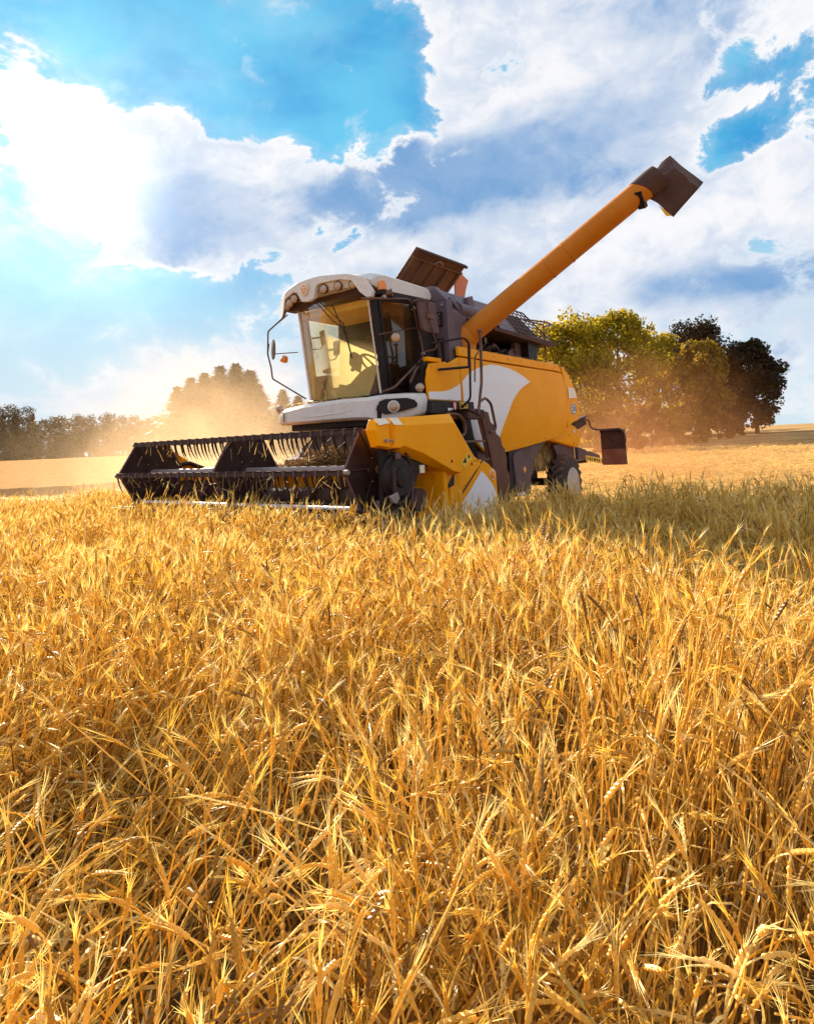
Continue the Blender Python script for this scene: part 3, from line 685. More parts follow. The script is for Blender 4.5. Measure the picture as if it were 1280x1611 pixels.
# ---- rear beam, light board
bm = B(); prism(bm, [(-7.75, 1.45), (-8.0, 1.12), (-8.9, 1.02), (-8.9, 1.40), (-8.3, 1.50)], 1.02, 1.12); build('rear_bracket', bm, PLUM, root, bevel=0.01)
bm = B(); prism(bm, [(-8.88, 1.07), (-8.88, 1.38), (-9.35, 1.30), (-9.5, 1.24), (-9.62, 1.26), (-10.25, 1.14), (-10.3, 0.96), (-9.3, 1.06)], 1.13, 1.22)
rb = build('rear_beam', bm, PLUM, root, bevel=0.008)
bm = B(); prism(bm, [(-9.3, 1.035), (-10.45, 0.90), (-10.45, 1.04), (-9.3, 1.17)], 1.223, 1.229); ys = build('warning_sign', bm, YEL, rb)
for k, (a0, w_) in enumerate(((-9.38, 0.05), (-9.52, 0.10), (-9.68, 0.05), (-9.80, 0.14), (-10.0, 0.06), (-10.12, 0.08), (-10.33, 0.06))):
    bm = B(); zz = 1.10 - (-9.3 - a0) * 0.117; prism(bm, [(a0, zz - 0.03), (a0 - w_, zz - 0.04), (a0 - w_, zz + 0.022), (a0, zz + 0.03)], 1.230, 1.232); build('sign_mark', bm, BLACK, ys)
bm = B(); box(bm, -8.2, -9.6, 0.98, 1.14, 0.98, 1.05); build('lower_rail', bm, BLACK, root)
bm = B(); box(bm, -9.70, -9.74, 1.48, 2.08, 0.91, 1.75); lb = build('light_board', bm, BROWN, root, bevel=0.008)
bm = B(); box(bm, -9.67, -9.695, 1.49, 2.07, 0.92, 1.29); build('board_lower_plate', bm, mat('board_red', (0.22, 0.055, 0.035), 0.5, dirt=0.3), lb)
bm = B(); box(bm, -9.66, -9.69, 1.485, 2.08, 1.70, 1.745); build('board_frame', bm, BLACK, lb)
bm = B(); tube(bm, [(-9.64, 1.55, 1.68), (-9.62, 1.75, 1.52), (-9.64, 1.98, 1.38)], 0.012, 6, 0.05); build('cable', bm, BLACK, lb)
bm = B(); tube(bm, [(-9.2, 1.14, 2.02), (-9.55, 1.27, 2.03), (-9.6, 1.30, 1.82), (-9.62, 1.42, 1.77), (-9.62, 2.02, 1.77), (-9.62, 2.11, 1.68), (-9.62, 2.12, 1.45)], 0.022, 8, 0.07); build('board_bracket', bm, TUBE, root, smooth=True)
bm = B(); prism(bm, [(-8.60, 1.98), (-9.55, 2.10), (-9.62, 1.92), (-9.1, 1.80)], 1.14, 1.19); prism(bm, [(-8.60, 1.98), (-9.55, 2.13), (-9.55, 2.09), (-8.60, 1.94)], 1.0, 1.24); build('bracket_plate', bm, BROWN, root, bevel=0.006)

# ---- grain tank hood
sec = [(-1.25, 3.2), (-1.25, 3.95), (-0.90, 4.40), (0.90, 4.40), (1.24, 3.94), (1.24, 3.2)]
sec2 = [(-1.25, 3.2), (-1.25, 3.95), (-0.90, 4.40), (0.90, 4.40), (1.24, 3.94), (1.24, 3.84), (0.50, 3.80), (0.50, 3.2)]
bm = B(); prism(bm, sec, -3.62, -4.15, 'u'); prism(bm, sec2, -4.151, -5.75, 'u'); gt = build('grain_tank', bm, GREY, root, bevel=0.03)
bm = B(); prism(bm, [(-4.35, 4.30), (-4.55, 4.36), (-4.62, 4.02), (-4.40, 3.98)], 1.05, 1.16); build('hood_rib', bm, GREY, gt, bevel=0.02)
bm = B()
ns = 10
for i in range(ns + 1):
    a = math.pi * i / ns
    pass
prism(bm, [(1.05 + 0.24 * math.sin(math.pi * i / ns), 4.00 + 0.17 * math.cos(math.pi * i / ns)) for i in range(ns + 1)] + [(1.0, 3.83), (1.0, 4.17)], -3.95, -5.3, 'u')
build('auger_cradle', bm, GREY, root, smooth=True)
bm = B(); prism(bm, [(-3.62, 4.18), (-3.62, 4.14), (-3.98, 3.90), (-4.02, 3.96), (-3.90, 4.06)], 1.18, 1.24); build('gutter', bm, GREY, root, bevel=0.01)
# front tower behind the cab
bm = B(); box(bm, -3.48, -3.66, 0.45, 1.26, 2.9, 4.10); prism(bm, [(0.45, 4.10), (1.26, 4.10), (0.98, 4.40), (0.45, 4.42)], -3.48, -3.66, 'u')
tw = build('front_tower', bm, GREY, root, bevel=0.015)
def vent(b0, b1, z0, z1, n):
    bm = B(); box(bm, -3.44, -3.479, b0, b1, z0, z1); v = build('vent', bm, BLACK, tw, bevel=0.008)
    for k in range(n):
        bb = b0 + (k + 0.5) * (b1 - b0) / n; bm = B(); prism(bm, [(bb - 0.03, z0 + 0.05), (bb + 0.04, z0 + 0.05), (bb + 0.01, z1 - 0.05), (bb - 0.02, z1 - 0.05)], -3.405, -3.439, 'u'); build('vent_rib', bm, PLUM, v)
    for (bb, zz) in ((b0 + 0.05, z0 + 0.035), (b1 - 0.05, z0 + 0.035), (b1 - 0.05, z1 - 0.04)):
        bm = B(); lathe(bm, [(0, 0.014), (0.01, 0.010)], (-3.44, bb, zz), (1, 0, 0), 8); build('screw', bm, STEEL, v)
vent(0.74, 1.16, 3.64, 3.90, 3); vent(0.60, 1.16, 2.96, 3.42, 4)
for bz in ((0.75, 4.20), (1.15, 4.02)):
    bm = B(); lathe(bm, [(0, 0.03), (0.03, 0.02)], (-3.48, bz[0], bz[1]), (1, 0, 0), 8); build('bolt', bm, STEEL, tw)
bm = B(); box(bm, -3.0, -3.5, -0.9, 1.0, 2.5, 4.0); build('cab_rear_bulkhead', bm, BLACK, root)
# open tank lid
A0, A1 = Vector((0, -1.40, 4.50)), Vector((0, -0.20, 5.66)); dv = (A1 - A0); nv = Vector((0, -dv.z, dv.y)).normalized()
def lidq(bm, u0, u1, s0, s1, d0, d1):
    c = []
    for u in (u0, u1):
        for s, d in ((s0, d0), (s1, d0), (s1, d1), (s0, d1)): p = A0 + dv * s + nv * d; c.append(bm.verts.new((u, p.y, p.z)))
    for q in range(4): bm.faces.new((c[q], c[(q + 1) % 4], c[4 + (q + 1) % 4], c[4 + q]))
    bm.faces.new(c[3::-1]); bm.faces.new(c[4:])
bm = B(); lidq(bm, -4.70, -6.62, 0, 1, 0, 0.03); lid = build('tank_lid', bm, LIDM, root, bevel=0.006)
for (u0, u1, s0, s1) in ((-4.70, -6.62, 0.86, 0.885), (-4.74, -4.79, 0, 0.86), (-5.15, -5.19, 0, 0.86), (-5.60, -5.64, 0, 0.86), (-6.05, -6.09, 0, 0.86), (-6.52, -6.58, 0, 0.86)):
    bm = B(); lidq(bm, u0, u1, s0, s1, -0.05, -0.001); build('lid_rib', bm, LIDM, lid)
bm = B(); lidq(bm, -4.70, -6.62, 0.965, 1.0, -0.07, -0.001); build('lid_edge', bm, BROWN, lid)
bm = B(); tube(bm, [(-5.5, -0.30, 5.50), (-5.6, -0.26, 5.56), (-5.75, -0.28, 5.52)], 0.02, 6); build('lid_latch', bm, STEEL, lid)
bm = B(); prism(bm, [(-6.60, 5.60), (-6.80, 5.62), (-7.2, 5.47), (-7.06, 5.20), (-6.9, 4.7), (-6.55, 4.6), (-6.60, 5.1)], -0.55, -0.52); build('lid_flap', bm, RUST, lid)

# ---- engine bay and grille
bm = B(); box(bm, -5.76, -7.1, -1.1, 0.55, 3.19, 4.25); build('engine_block', bm, BLACK, root, bevel=0.03)
GT, GB = (0.92, 4.40), (1.30, 3.76)
def gp3(u, s, d=0.0):
    b = GT[0] + (GB[0] - GT[0]) * s; z = GT[1] + (GB[1] - GT[1]) * s
    return Vector((u, b + d * 0.86, z + d * 0.51))
gr = B()
def gbar(bm, u0, s0, u1, s1, w=0.018, d0=0.0, d1=0.025):
    tube(bm, [gp3(u0, s0, (d0 + d1) / 2), gp3(u1, s1, (d0 + d1) / 2)], w, 4)
uL, uR0, uR1 = -5.45, -7.05, -7.62
bm = B()
poly(bm, [gp3(uL + 0.0, 0, -0.12), gp3(uR0, 0, -0.12), gp3(uR1, 1, -0.12), gp3(uL, 1, -0.12)])
screen = build('radiator_screen', bm, BLACK, root)
bm = B(); poly(bm, [gp3(-5.3, 1, 0.02), gp3(-5.3, 0.15, 0.02), gp3(-5.75, 0.15, 0.02), gp3(-5.98, 1, 0.02)]); build('screen_side_plate', bm, GREY, root)
for k in range(8):
    s = k / 7; bm = B(); gbar(bm, -5.75 - 0.12 * s, s, uR0 + (uR1 - uR0) * s, s, 0.020 if k in (0, 7) else 0.012); build('grille_bar', bm, TUBE, root)
for k in range(8):
    t = k / 7; bm = B(); gbar(bm, -5.78 + (uR0 + 5.78) * t, 0, -5.98 + (uR1 + 5.98) * t, 1, 0.020 if k in (0, 7) else 0.012); build('grille_bar', bm, TUBE, root)
bm = B(); prism(bm, [(-5.0, 3.80), (-7.66, 3.76), (-7.86, 3.73), (-7.86, 3.70), (-7.6, 3.66), (-7.2, 3.66), (-5.0, 3.72)], 0.5, 1.33); build('bay_roof', bm, BROWN, root, bevel=0.005)
bm = B(); prism(bm, [(-6.62, 3.2), (-6.62, 3.72), (-7.4, 3.72), (-7.20, 3.64), (-7.05, 3.48), (-6.98, 3.2)], -1.0, 1.22); build('bay_rear_wall', bm, BLACK, root)
bm = B(); box(bm, -6.35, -6.60, 0.95, 1.05, 3.2, 3.66); build('bay_post', bm, PLUM, root)
rr = random.Random(8)
for k in range(7):
    u0 = -4.6 - 0.25 * k; p = [(u0, 0.85 + 0.1 * rr.random(), 3.27), (u0 - 0.15, 1.0, 3.35 + 0.25 * rr.random()), (u0 - 0.5, 0.95, 3.4 + 0.2 * rr.random()), (u0 - 0.75, 0.8, 3.25)]
    bm = B(); tube(bm, p, 0.03 + 0.02 * rr.random(), 8, 0.1); build('engine_hose', bm, BLACK if k % 3 else PLUM, root, smooth=True)
bm = B(); lathe(bm, [(0, 0.13), (0.05, 0.13)], (-6.15, 1.0, 3.33), (0.2, 1, 0), 20); build('pulley', bm, PLUM, root, smooth=True)
bm = B(); lathe(bm, [(0, 0.012), (0.06, 0.03), (0.10, 0.03), (0.14, 0.012)], (-5.15, 1.02, 3.52), (0, 0, 1), 10); build('valve', bm, STEEL, root)
bm = B(); tube(bm, [(-7.72, 1.10, 3.28), (-7.50, 1.20, 4.16), (-6.9, 1.0, 4.22)], 0.018, 8, 0.03)
tube(bm, [(-6.9, 0.7, 4.33), (-7.92, 1.12, 4.28), (-7.96, 1.2, 4.22), (-7.45, 1.2, 4.10)], 0.020, 8, 0.05); tube(bm, [(-7.60, 1.2, 3.74), (-8.05, 1.2, 3.80), (-8.03, 1.2, 3.74), (-7.7, 1.2, 3.68)], 0.015, 6); build('rear_handrail', bm, TUBE, root, smooth=True)

# ---- unloading auger
a0 = Vector((-4.15, 1.20, 3.52)); a1 = Vector((-5.20, 4.30, 5.80)); ad = (a1 - a0).normalized()
bm = B(); tube(bm, [a0 - ad * 0.10, a0 + ad * 1.9, a0 + ad * 1.905, a1 + ad * 0.05], 0.205, 32); au = build('unloading_auger', bm, TUBEPAINT, root, smooth=True)
for q in (1.88, 2.30):
    bm = B(); lathe(bm, [(0, 0.205), (0.004, 0.2125), (0.03, 0.2125), (0.034, 0.205)], a0 + ad * q, ad, 32); build('tube_band', bm, TUBEPAINT, au, smooth=True, angle=20)
bm = B(); lathe(bm, [(-0.5, 0.20), (-0.3, 0.235), (0.05, 0.235), (0.10, 0.215)], a0, ad, 24); build('auger_elbow', bm, TUBEPAINT, au, smooth=True)
bm = B(); tube(bm, [a0 + Vector((0, -0.1, -0.9)), a0 + Vector((0, -0.05, -0.1))], 0.22, 20); build('auger_riser', bm, TUBEPAINT, au, smooth=True)
# seam line along the tube
sv = ad.cross(Vector((0, 0, 1))).normalized(); upv = sv.cross(ad).normalized()
bm = B(); off = (upv * 0.80 + Vector((0.6, 0.45, 0)).normalized() * 0.45).normalized()
tube(bm, [a0 + ad * 0.4 + off * 0.203, a1 - ad * 0.5 + off * 0.203], 0.006, 5); build('weld_seam', bm, TUBEPAINT, au)

Nn = [Vector(p) for p in ((-5.13, 4.20, 5.72), (-5.47, 4.75, 6.12), (-5.74, 5.03, 5.74), (-5.52, 4.64, 5.28), (-5.34, 4.45, 5.52))]
Ff = [Vector(p) for p in ((-5.46, 4.24, 6.08), (-5.76, 4.63, 6.47), (-6.16, 5.04, 5.98), (-5.98, 4.72, 5.60), (-5.70, 4.35, 5.78))]
bm = B(); nv_ = [bm.verts.new(p) for p in Nn]; fv_ = [bm.verts.new(p) for p in Ff]
cn = bm.verts.new((-5.43, 4.60, 5.74)); cf = bm.verts.new((-5.85, 4.62, 6.02))
for i, j in ((0, 1), (1, 2), (2, 3), (3, 4), (4, 0)): bm.faces.new((nv_[i], nv_[j], cn)); bm.faces.new((fv_[j], fv_[i], cf))
for i, j in ((0, 1), (1, 2), (3, 4), (4, 0)): bm.faces.new((nv_[i], fv_[i], fv_[j], nv_[j]))
bmesh.ops.subdivide_edges(bm, edges=bm.edges[:], cuts=5, use_grid_fill=True)
bmesh.ops.recalc_face_normals(bm, faces=bm.faces)
from mathutils import noise as mn
for v in bm.verts:
    q = v.co; v.co = q + v.normal * (0.035 * mn.noise(Vector((q.x * 3, q.y * 3, q.z * 5))) + 0.018 * mn.noise(q * 8)) 
spt = build('spout', bm, BROWN, root, smooth=True, angle=28)
md = spt.modifiers.new('solid', 'SOLIDIFY'); md.thickness = 0.02
bm = B(); lathe(bm, [(-0.16, 0.207), (-0.155, 0.216), (0.0, 0.219), (0.16, 0.224), (0.30, 0.215)], a1, ad, 36)
for v in bm.verts:      # the sleeve's lower edge is cut on the slant
    d_ = (v.co - a1).dot(ad)
    if d_ < -0.1: v.co += ad * (0.10 - 0.45 * (v.co - a1 - ad * d_).dot(upv))
    v.co += Vector((0, 0, 0.006)) * mn.noise(v.co * 7)
build('spout_sleeve', bm, BROWN, spt, smooth=True)
bm = B(); prism(bm, [(-4.93, 5.66), (-5.0, 5.69), (-5.16, 5.70), (-5.30, 5.50), (-5.14, 5.42)], 4.18, 4.30)
build('spout_clamp', bm, BLACK, root, bevel=0.01)
bm = B(); poly(bm, [tuple(Nn[3] + Vector((0, -0.01, 0.02))), tuple(Nn[4] + Vector((0, 0, -0.02))), (-5.62, 4.50, 5.36)]); build('spout_lining', bm, YEL, spt)

# ---- cab
UF_T, UF_B = -1.93, -2.18      # windscreen leans forward at the top
CW = 0.80
def fu(z): return UF_B + (UF_T - UF_B) * (z - 2.40) / (3.98 - 2.40)
cabf = B(); box(cabf, -2.1, -3.4, -0.85, 0.85, 2.25, 2.44); cab = build('cab', cabf, BLACK, root, bevel=0.02)
# windscreen, gently bowed
bm = B(); nb, nz = 12, 4; g = []
for j in range(nz + 1):
    z = 2.42 + (4.02 - 2.42) * j / nz
    g.append([bm.verts.new((fu(z) - 0.0 + 0.16 * (1 - ((b_ / CW) ** 2)), b_, z)) for b_ in np.linspace(-CW, CW, nb + 1)])
for j in range(nz):
    for k in range(nb): bm.faces.new((g[j][k], g[j][k + 1], g[j + 1][k + 1], g[j + 1][k]))
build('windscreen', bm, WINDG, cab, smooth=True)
def pillar(pts, w, m, name='pillar'):
    bm = B(); tube(bm, pts, w, 4); return build(name, bm, m, cab)
for sgn in (-1, 1):
    bm = B(); prism(bm, [(fu(2.42) + 0.02, 2.42), (fu(4.02) + 0.02, 4.02), (fu(4.02) - 0.13, 4.02), (fu(2.42) - 0.13, 2.42)], sgn * CW, sgn * (CW + 0.045)); build('front_pillar', bm, BLACK if sgn > 0 else WHITED, cab, bevel=0.008)
bm = B(); tube(bm, [(fu(2.42) + 0.035, CW - 0.012, 2.42), (fu(4.02) + 0.035, CW - 0.012, 4.02)], 0.014, 5); build('glass_edge', bm, WHITED, cab)
# door on the left side with its own glass
door = [(fu(2.46) - 0.15, 2.46), (fu(4.0) - 0.15, 4.00), (-3.02, 4.07), (-3.12, 3.6), (-3.16, 2.9), (-3.26, 2.46)]
def frame_of(outline, inset, d0, d1):
    c = Vector((sum(p[0] for p in outline) / len(outline), sum(p[1] for p in outline) / len(outline)))
    bm = B(); n = len(outline); inn = []
    for i in range(n):
        a, p, b_ = (Vector(outline[i - 1]), Vector(outline[i]), Vector(outline[(i + 1) % n]))
        e1 = (p - a).normalized(); e2 = (b_ - p).normalized(); n1 = Vector((-e1.y, e1.x)); n2 = Vector((-e2.y, e2.x)); nn = (n1 + n2).normalized()
        if (c - p).dot(nn) < 0: nn = -nn
        inn.append(p + nn * inset / max(0.5, abs(nn.dot(n1))))
    o0 = [bm.verts.new((p[0], d0, p[1])) for p in outline]; i0 = [bm.verts.new((p[0], d0, p[1])) for p in inn]
    o1 = [bm.verts.new((p[0], d1, p[1])) for p in outline]; i1 = [bm.verts.new((p[0], d1, p[1])) for p in inn]
    for i in range(n):
        j = (i + 1) % n
        bm.faces.new((o0[i], o0[j], i0[j], i0[i])); bm.faces.new((o1[i], o1[j], i1[j], i1[i])); bm.faces.new((o0[i], o0[j], o1[j], o1[i])); bm.faces.new((i0[i], i0[j], i1[j], i1[i]))
    return bm, inn
bm, inn = frame_of(door, 0.055, 0.815, 0.855); dr = build('door', bm, BLACK, cab, bevel=0.006)
bm = B(); poly(bm, [(p[0], 0.83, p[1]) for p in inn]); build('door_glass', bm, SIDEG, dr)
bm = B(); box(bm, -2.45, -2.75, 0.86, 0.885, 2.56, 2.68); build('door_handle', bm, BLACK, dr, bevel=0.01)
# right side: two pillars, wide glass
bm, inn = frame_of([(fu(2.46) - 0.14, 2.46), (fu(3.98) - 0.14, 3.98), (-3.05, 3.98), (-3.2, 2.46)], 0.06, -0.855, -0.815); rs = build('right_side_frame', bm, TRIMM, cab)
bm = B(); poly(bm, [(p[0], -0.835, p[1]) for p in inn]); build('side_glass', bm, CLEARG, rs)
bm = B(); box(bm, fu(3.2) - 0.16, -3.1, -0.83, -0.79, 2.44, 2.72); build('side_lower_trim', bm, TRIMM, cab)
bm = B(); box(bm, -3.12, -3.3, -0.85, 0.85, 2.44, 4.0); build('rear_wall', bm, TRIMM, cab)
bm = B(); box(bm, -2.0, -3.12, -0.80, 0.80, 3.86, 3.98); hl = build('headliner', bm, TRIMM, cab)
# rear corner pillar left, dark
bm = B(); prism(bm, [(-3.04, 4.06), (-3.28, 4.08), (-3.45, 2.46), (-3.28, 2.46), (-3.18, 2.9), (-3.14, 3.6)], 0.78, 0.86); build('rear_pillar', bm, BLACK, cab, bevel=0.01)
# seat
bm = B(); prism(bm, [(-2.35, 2.85), (-2.9, 2.80), (-2.9, 2.93), (-2.35, 2.98)], -0.22, 0.28); st_ = build('driver_seat', bm, SEATM, cab, bevel=0.03)
bm = B(); prism(bm, [(-2.82, 2.90), (-2.96, 2.90), (-3.06, 3.55), (-2.94, 3.60)], -0.20, 0.26); build('seat_back', bm, SEATM, st_, bevel=0.04)
bm = B(); box(bm, -2.45, -2.85, -0.15, 0.2, 2.44, 2.84); build('seat_base', bm, SEATM, st_)
bm = B(); prism(bm, [(-2.18, 2.44), (-2.15, 2.62), (-2.4, 3.0), (-2.95, 3.05), (-2.95, 2.44)], 0.32, 0.74); build('left_console', bm, SEATM, cab, bevel=0.05)
bm = B(); prism(bm, curve_pts([(-0.25, 2.44), (0.0, 2.72), (0.28, 2.90), (0.55, 2.94), (0.74, 2.90)], 4) + [(0.74, 2.44)], -2.10, -2.16, 'u'); build('front_console', bm, SEATM, cab)
bm = B(); box(bm, -2.2, -2.6, -0.76, -0.46, 2.44, 2.86); build('right_console', bm, SEATM, cab, bevel=0.02)
bm = B(); lathe(bm, [(-0.03, 0.08), (0.0, 0.12), (0.03, 0.10), (0.05, 0.02)], (-2.35, -0.55, 2.95), (0.3, 0.2, 1), 16); build('lever_knob', bm, SEATM, cab, smooth=True)
# steering wheel
swc = Vector((-2.26, 0.30, 3.10)); swa = Vector((-0.55, 0, 0.83)).normalized(); t1 = Vector((0, 1, 0)); t2 = swa.cross(t1)
bm = B(); tube(bm, [swc + (t1 * math.cos(k * math.pi / 10) + t2 * math.sin(k * math.pi / 10)) * 0.19 for k in range(21)], 0.018, 8); sw = build('steering_wheel', bm, BLACK, cab, smooth=True)
for a in (0.5, 2.6, 4.7):
    bm = B(); tube(bm, [swc, swc + (t1 * math.cos(a) + t2 * math.sin(a)) * 0.19], 0.016, 6); build('spoke', bm, BLACK, sw)
bm = B(); tube(bm, [swc, (-2.16, 0.30, 2.6)], 0.04, 8); build('steering_column', bm, BLACK, sw)
# monitor on an arm and a phone holder
bm = B(); prism(bm, [(-0.12, 3.33), (-0.02, 3.36), (0.14, 3.26), (0.15, 3.08), (0.13, 2.98), (0.08, 2.99), (-0.10, 3.14)], -2.12, -2.17, 'u'); build('monitor', bm, SEATM, cab, bevel=0.01)
bm = B(); tube(bm, [(-2.18, 0.0, 3.2), (-2.25, -0.25, 3.25), (-2.3, -0.42, 3.22)], 0.02, 6); build('monitor_arm', bm, SEATM, cab)
bm = B(); tube(bm, [(-2.20, 0.03, 3.12), (-2.22, 0.0, 2.98), (-2.25, -0.15, 2.94), (-2.3, -0.5, 2.97)], 0.010, 5, 0.05); build('cable', bm, SEATM, cab)
bm = B(); prism(bm, [(-0.52, 3.62), (-0.42, 3.64), (-0.40, 3.40), (-0.47, 3.36)], -2.10, -2.14, 'u'); build('phone_holder', bm, SEATM, cab, bevel=0.01)
bm = B(); tube(bm, [(-2.14, -0.46, 3.52), (-2.16, -0.74, 3.54)], 0.016, 6); tube(bm, [(-2.14, -0.45, 3.42), (-2.14, -0.5, 3.32), (-2.16, -0.74, 3.34)], 0.008, 5, 0.04); build('holder_arm', bm, SEATM, cab)
# wiper
bm = B(); tube(bm, [(-1.73, 0.16, 3.94), (-1.80, 0.36, 3.42)], 0.010, 5); tube(bm, [(-1.72, -0.18, 4.02), (-1.76, 0.15, 3.66), (-1.79, 0.32, 3.54)], 0.009, 5); tube(bm, [(-1.72, -0.12, 4.03), (-1.79, 0.34, 3.60)], 0.007, 5); tube(bm, [(-1.795, 0.335, 3.6), (-1.845, 0.46, 3.02)], 0.014, 5); build('wiper', bm, BLACK, cab)

# ---- cab roof
bm = B()
rp = [(-1.62, 4.14), (-1.55, 4.28), (-1.75, 4.385), (-2.2, 4.42), (-3.40, 4.40), (-3.50, 4.22), (-3.45, 4.15), (-2.05, 4.10)]
def roofx(bm, ys):
    rings = []
    for y, drop, push in ys:
        rings.append([bm.verts.new((p[0] - push * (1 if i < 3 else 0), y, p[1] - drop * (1 if 1 <= i <= 4 else 0))) for i, p in enumerate(rp)])
    for a, b_ in zip(rings, rings[1:]):
        for k in range(len(rp)): bm.faces.new((a[k], a[(k + 1) % len(rp)], b_[(k + 1) % len(rp)], b_[k]))
    bm.faces.new(rings[0][::-1]); bm.faces.new(rings[-1])
roofx(bm, [(-1.10, 0.13, 0.26), (-1.0, 0.05, 0.18), (-0.7, 0.012, 0.08), (-0.35, 0, 0.02), (0, 0, 0), (0.3, 0, 0.02), (0.6, 0.008, 0.10), (0.84, 0.02, 0.20), (0.93, 0.07, 0.26)])
rf = build('cab_roof', bm, WHITED, root, smooth=True, angle=40)
def fasc_u(b): return -1.50 - 0.26 * (b + 0.08) ** 2
fp = [(-1.08, 4.25), (-0.9, 4.31), (-0.45, 4.37), (0.1, 4.38), (0.6, 4.34), (0.86, 4.26), (0.99, 4.02), (0.97, 3.93), (0.90, 3.93), (0.80, 4.02), (0.68, 4.22), (0.50, 4.26), (0.10, 4.255), (0.03, 4.22), (-0.01, 4.03), (-0.12, 4.00), (-0.30, 4.02), (-0.45, 4.21), (-0.55, 4.24), (-0.90, 4.19), (-0.98, 3.95), (-1.05, 3.90), (-1.11, 3.96), (-1.12, 4.12)]
bm = B(); vs = [bm.verts.new((0, p[0], p[1])) for p in fp]; bm.faces.new(vs)
for q in np.linspace(-1.0, 0.9, 14): bmesh.ops.bisect_plane(bm, geom=bm.verts[:] + bm.edges[:] + bm.faces[:], plane_co=(0, q, 0), plane_no=(0, 1, 0))
r_ = bmesh.ops.extrude_face_region(bm, geom=bm.faces[:])
for v in r_['geom']:
    if isinstance(v, bmesh.types.BMVert): v.co.x -= 0.07
for v in bm.verts: v.co.x += fasc_u(v.co.y) + 0.03 * (4.4 - v.co.z)
fa = build('roof_visor', bm, WHITED, rf, bevel=0.018)
bm = B(); vs0 = []
prism(bm, [(-1.0, 4.0), (0.90, 4.0), (0.84, 4.26), (-0.95, 4.24)], -1.80, -2.0, 'u'); build('lamp_recess', bm, BROWN, rf)
def work_lamp(b, z, r, du=0.0):
    u = fasc_u(b) - 0.05 + du
    bm = B(); lathe(bm, [(-0.10, r * 0.55), (-0.03, r), (0.0, r * 1.02), (0.012, r * 0.9), (0.008, r * 0.86)], (u, b, z), (1, 0.10, -0.12), 24); w_ = build('work_lamp', bm, TUBE, rf, smooth=True)
    bm = B(); lathe(bm, [(0.008, r * 0.87), (0.022, r * 0.6), (0.026, 0.004)], (u, b, z), (1, 0.10, -0.12), 24); build('lens', bm, LENS, w_, smooth=True)
    bm = B(); tube(bm, [(u - 0.03, b, z + r * 0.9), (u - 0.03, b, z + r * 1.4)], 0.02, 6); build('bracket', bm, TUBE, w_)
for b, z in ((-0.92, 4.075), (-0.78, 4.105), (-0.61, 4.145), (0.14, 4.165), (0.41, 4.175), (0.66, 4.17)): work_lamp(b, z, 0.080)
# oval emblem in the middle of the visor
eu = fasc_u(-0.2) + 0.012 + 0.006
bm = B(); n_ = 28
def oval(bm, r, u, fill=True): return [bm.verts.new((u, -0.205 + 0.80 * r * math.cos(2 * math.pi * k / n_), 4.205 + r * math.sin(2 * math.pi * k / n_))) for k in range(n_)]
a = oval(bm, 0.100, eu); b_ = oval(bm, 0.100, eu + 0.02); c_ = oval(bm, 0.088, eu + 0.022); bm.faces.new(a[::-1])
for q0, q1 in ((a, b_), (b_, c_)):
    for k in range(n_): bm.faces.new((q0[k], q0[(k + 1) % n_], q1[(k + 1) % n_], q1[k]))
bm.faces.new(c_); em = build('emblem', bm, REFL, fa)
bm = B(); d_ = oval(bm, 0.078, eu + 0.025); bm.faces.new(d_); build('emblem_field', bm, AMBER, em)
bm = B()
for pts in ([(-0.05, 0.045), (0.0, 0.0), (0.05, 0.045), (0.03, 0.055), (0.0, 0.03), (-0.03, 0.055)], [(-0.045, -0.05), (-0.02, 0.0), (0.0, -0.03), (0.02, 0.0), (0.045, -0.05), (0.0, -0.02)]):
    vs = [bm.verts.new((eu + 0.028, -0.205 + p[0], 4.205 + p[1])) for p in pts]; bm.faces.new(vs)
build('emblem_mark', bm, REFL, em)
# beacon and horn
bm = B(); lathe(bm, [(0, 0.055), (0.05, 0.06), (0.055, 0.075), (0.08, 0.078), (0.16, 0.074), (0.20, 0.055), (0.215, 0.01)], (-1.95, 1.05, 3.99), (0, 0, 1), 20); bc = build('beacon', bm, AMBER, root, smooth=True, angle=40)
bm = B(); lathe(bm, [(-0.14, 0.02), (0.0, 0.02), (0.001, 0.080), (0.065, 0.080)], (-1.95, 1.05, 3.975), (0, 0, 1), 20); build('beacon_base', bm, BLACK, bc, smooth=True)
bm = B(); lathe(bm, [(-0.08, 0.045), (0.06, 0.06), (0.07, 0.075), (0.075, 0.05)], (-2.0, 1.12, 3.99), (-0.5, 0.75, 0.1), 18); build('horn_lamp', bm, TUBE, root, smooth=True)
# gutter rail under the roof edge
bm = B(); prism(bm, [(-1.9, 4.0), (-1.95, 4.08), (-3.42, 4.15), (-3.42, 4.07), (-2.3, 4.03)], 0.80, 0.92); build('roof_gutter', bm, BLACK, root)

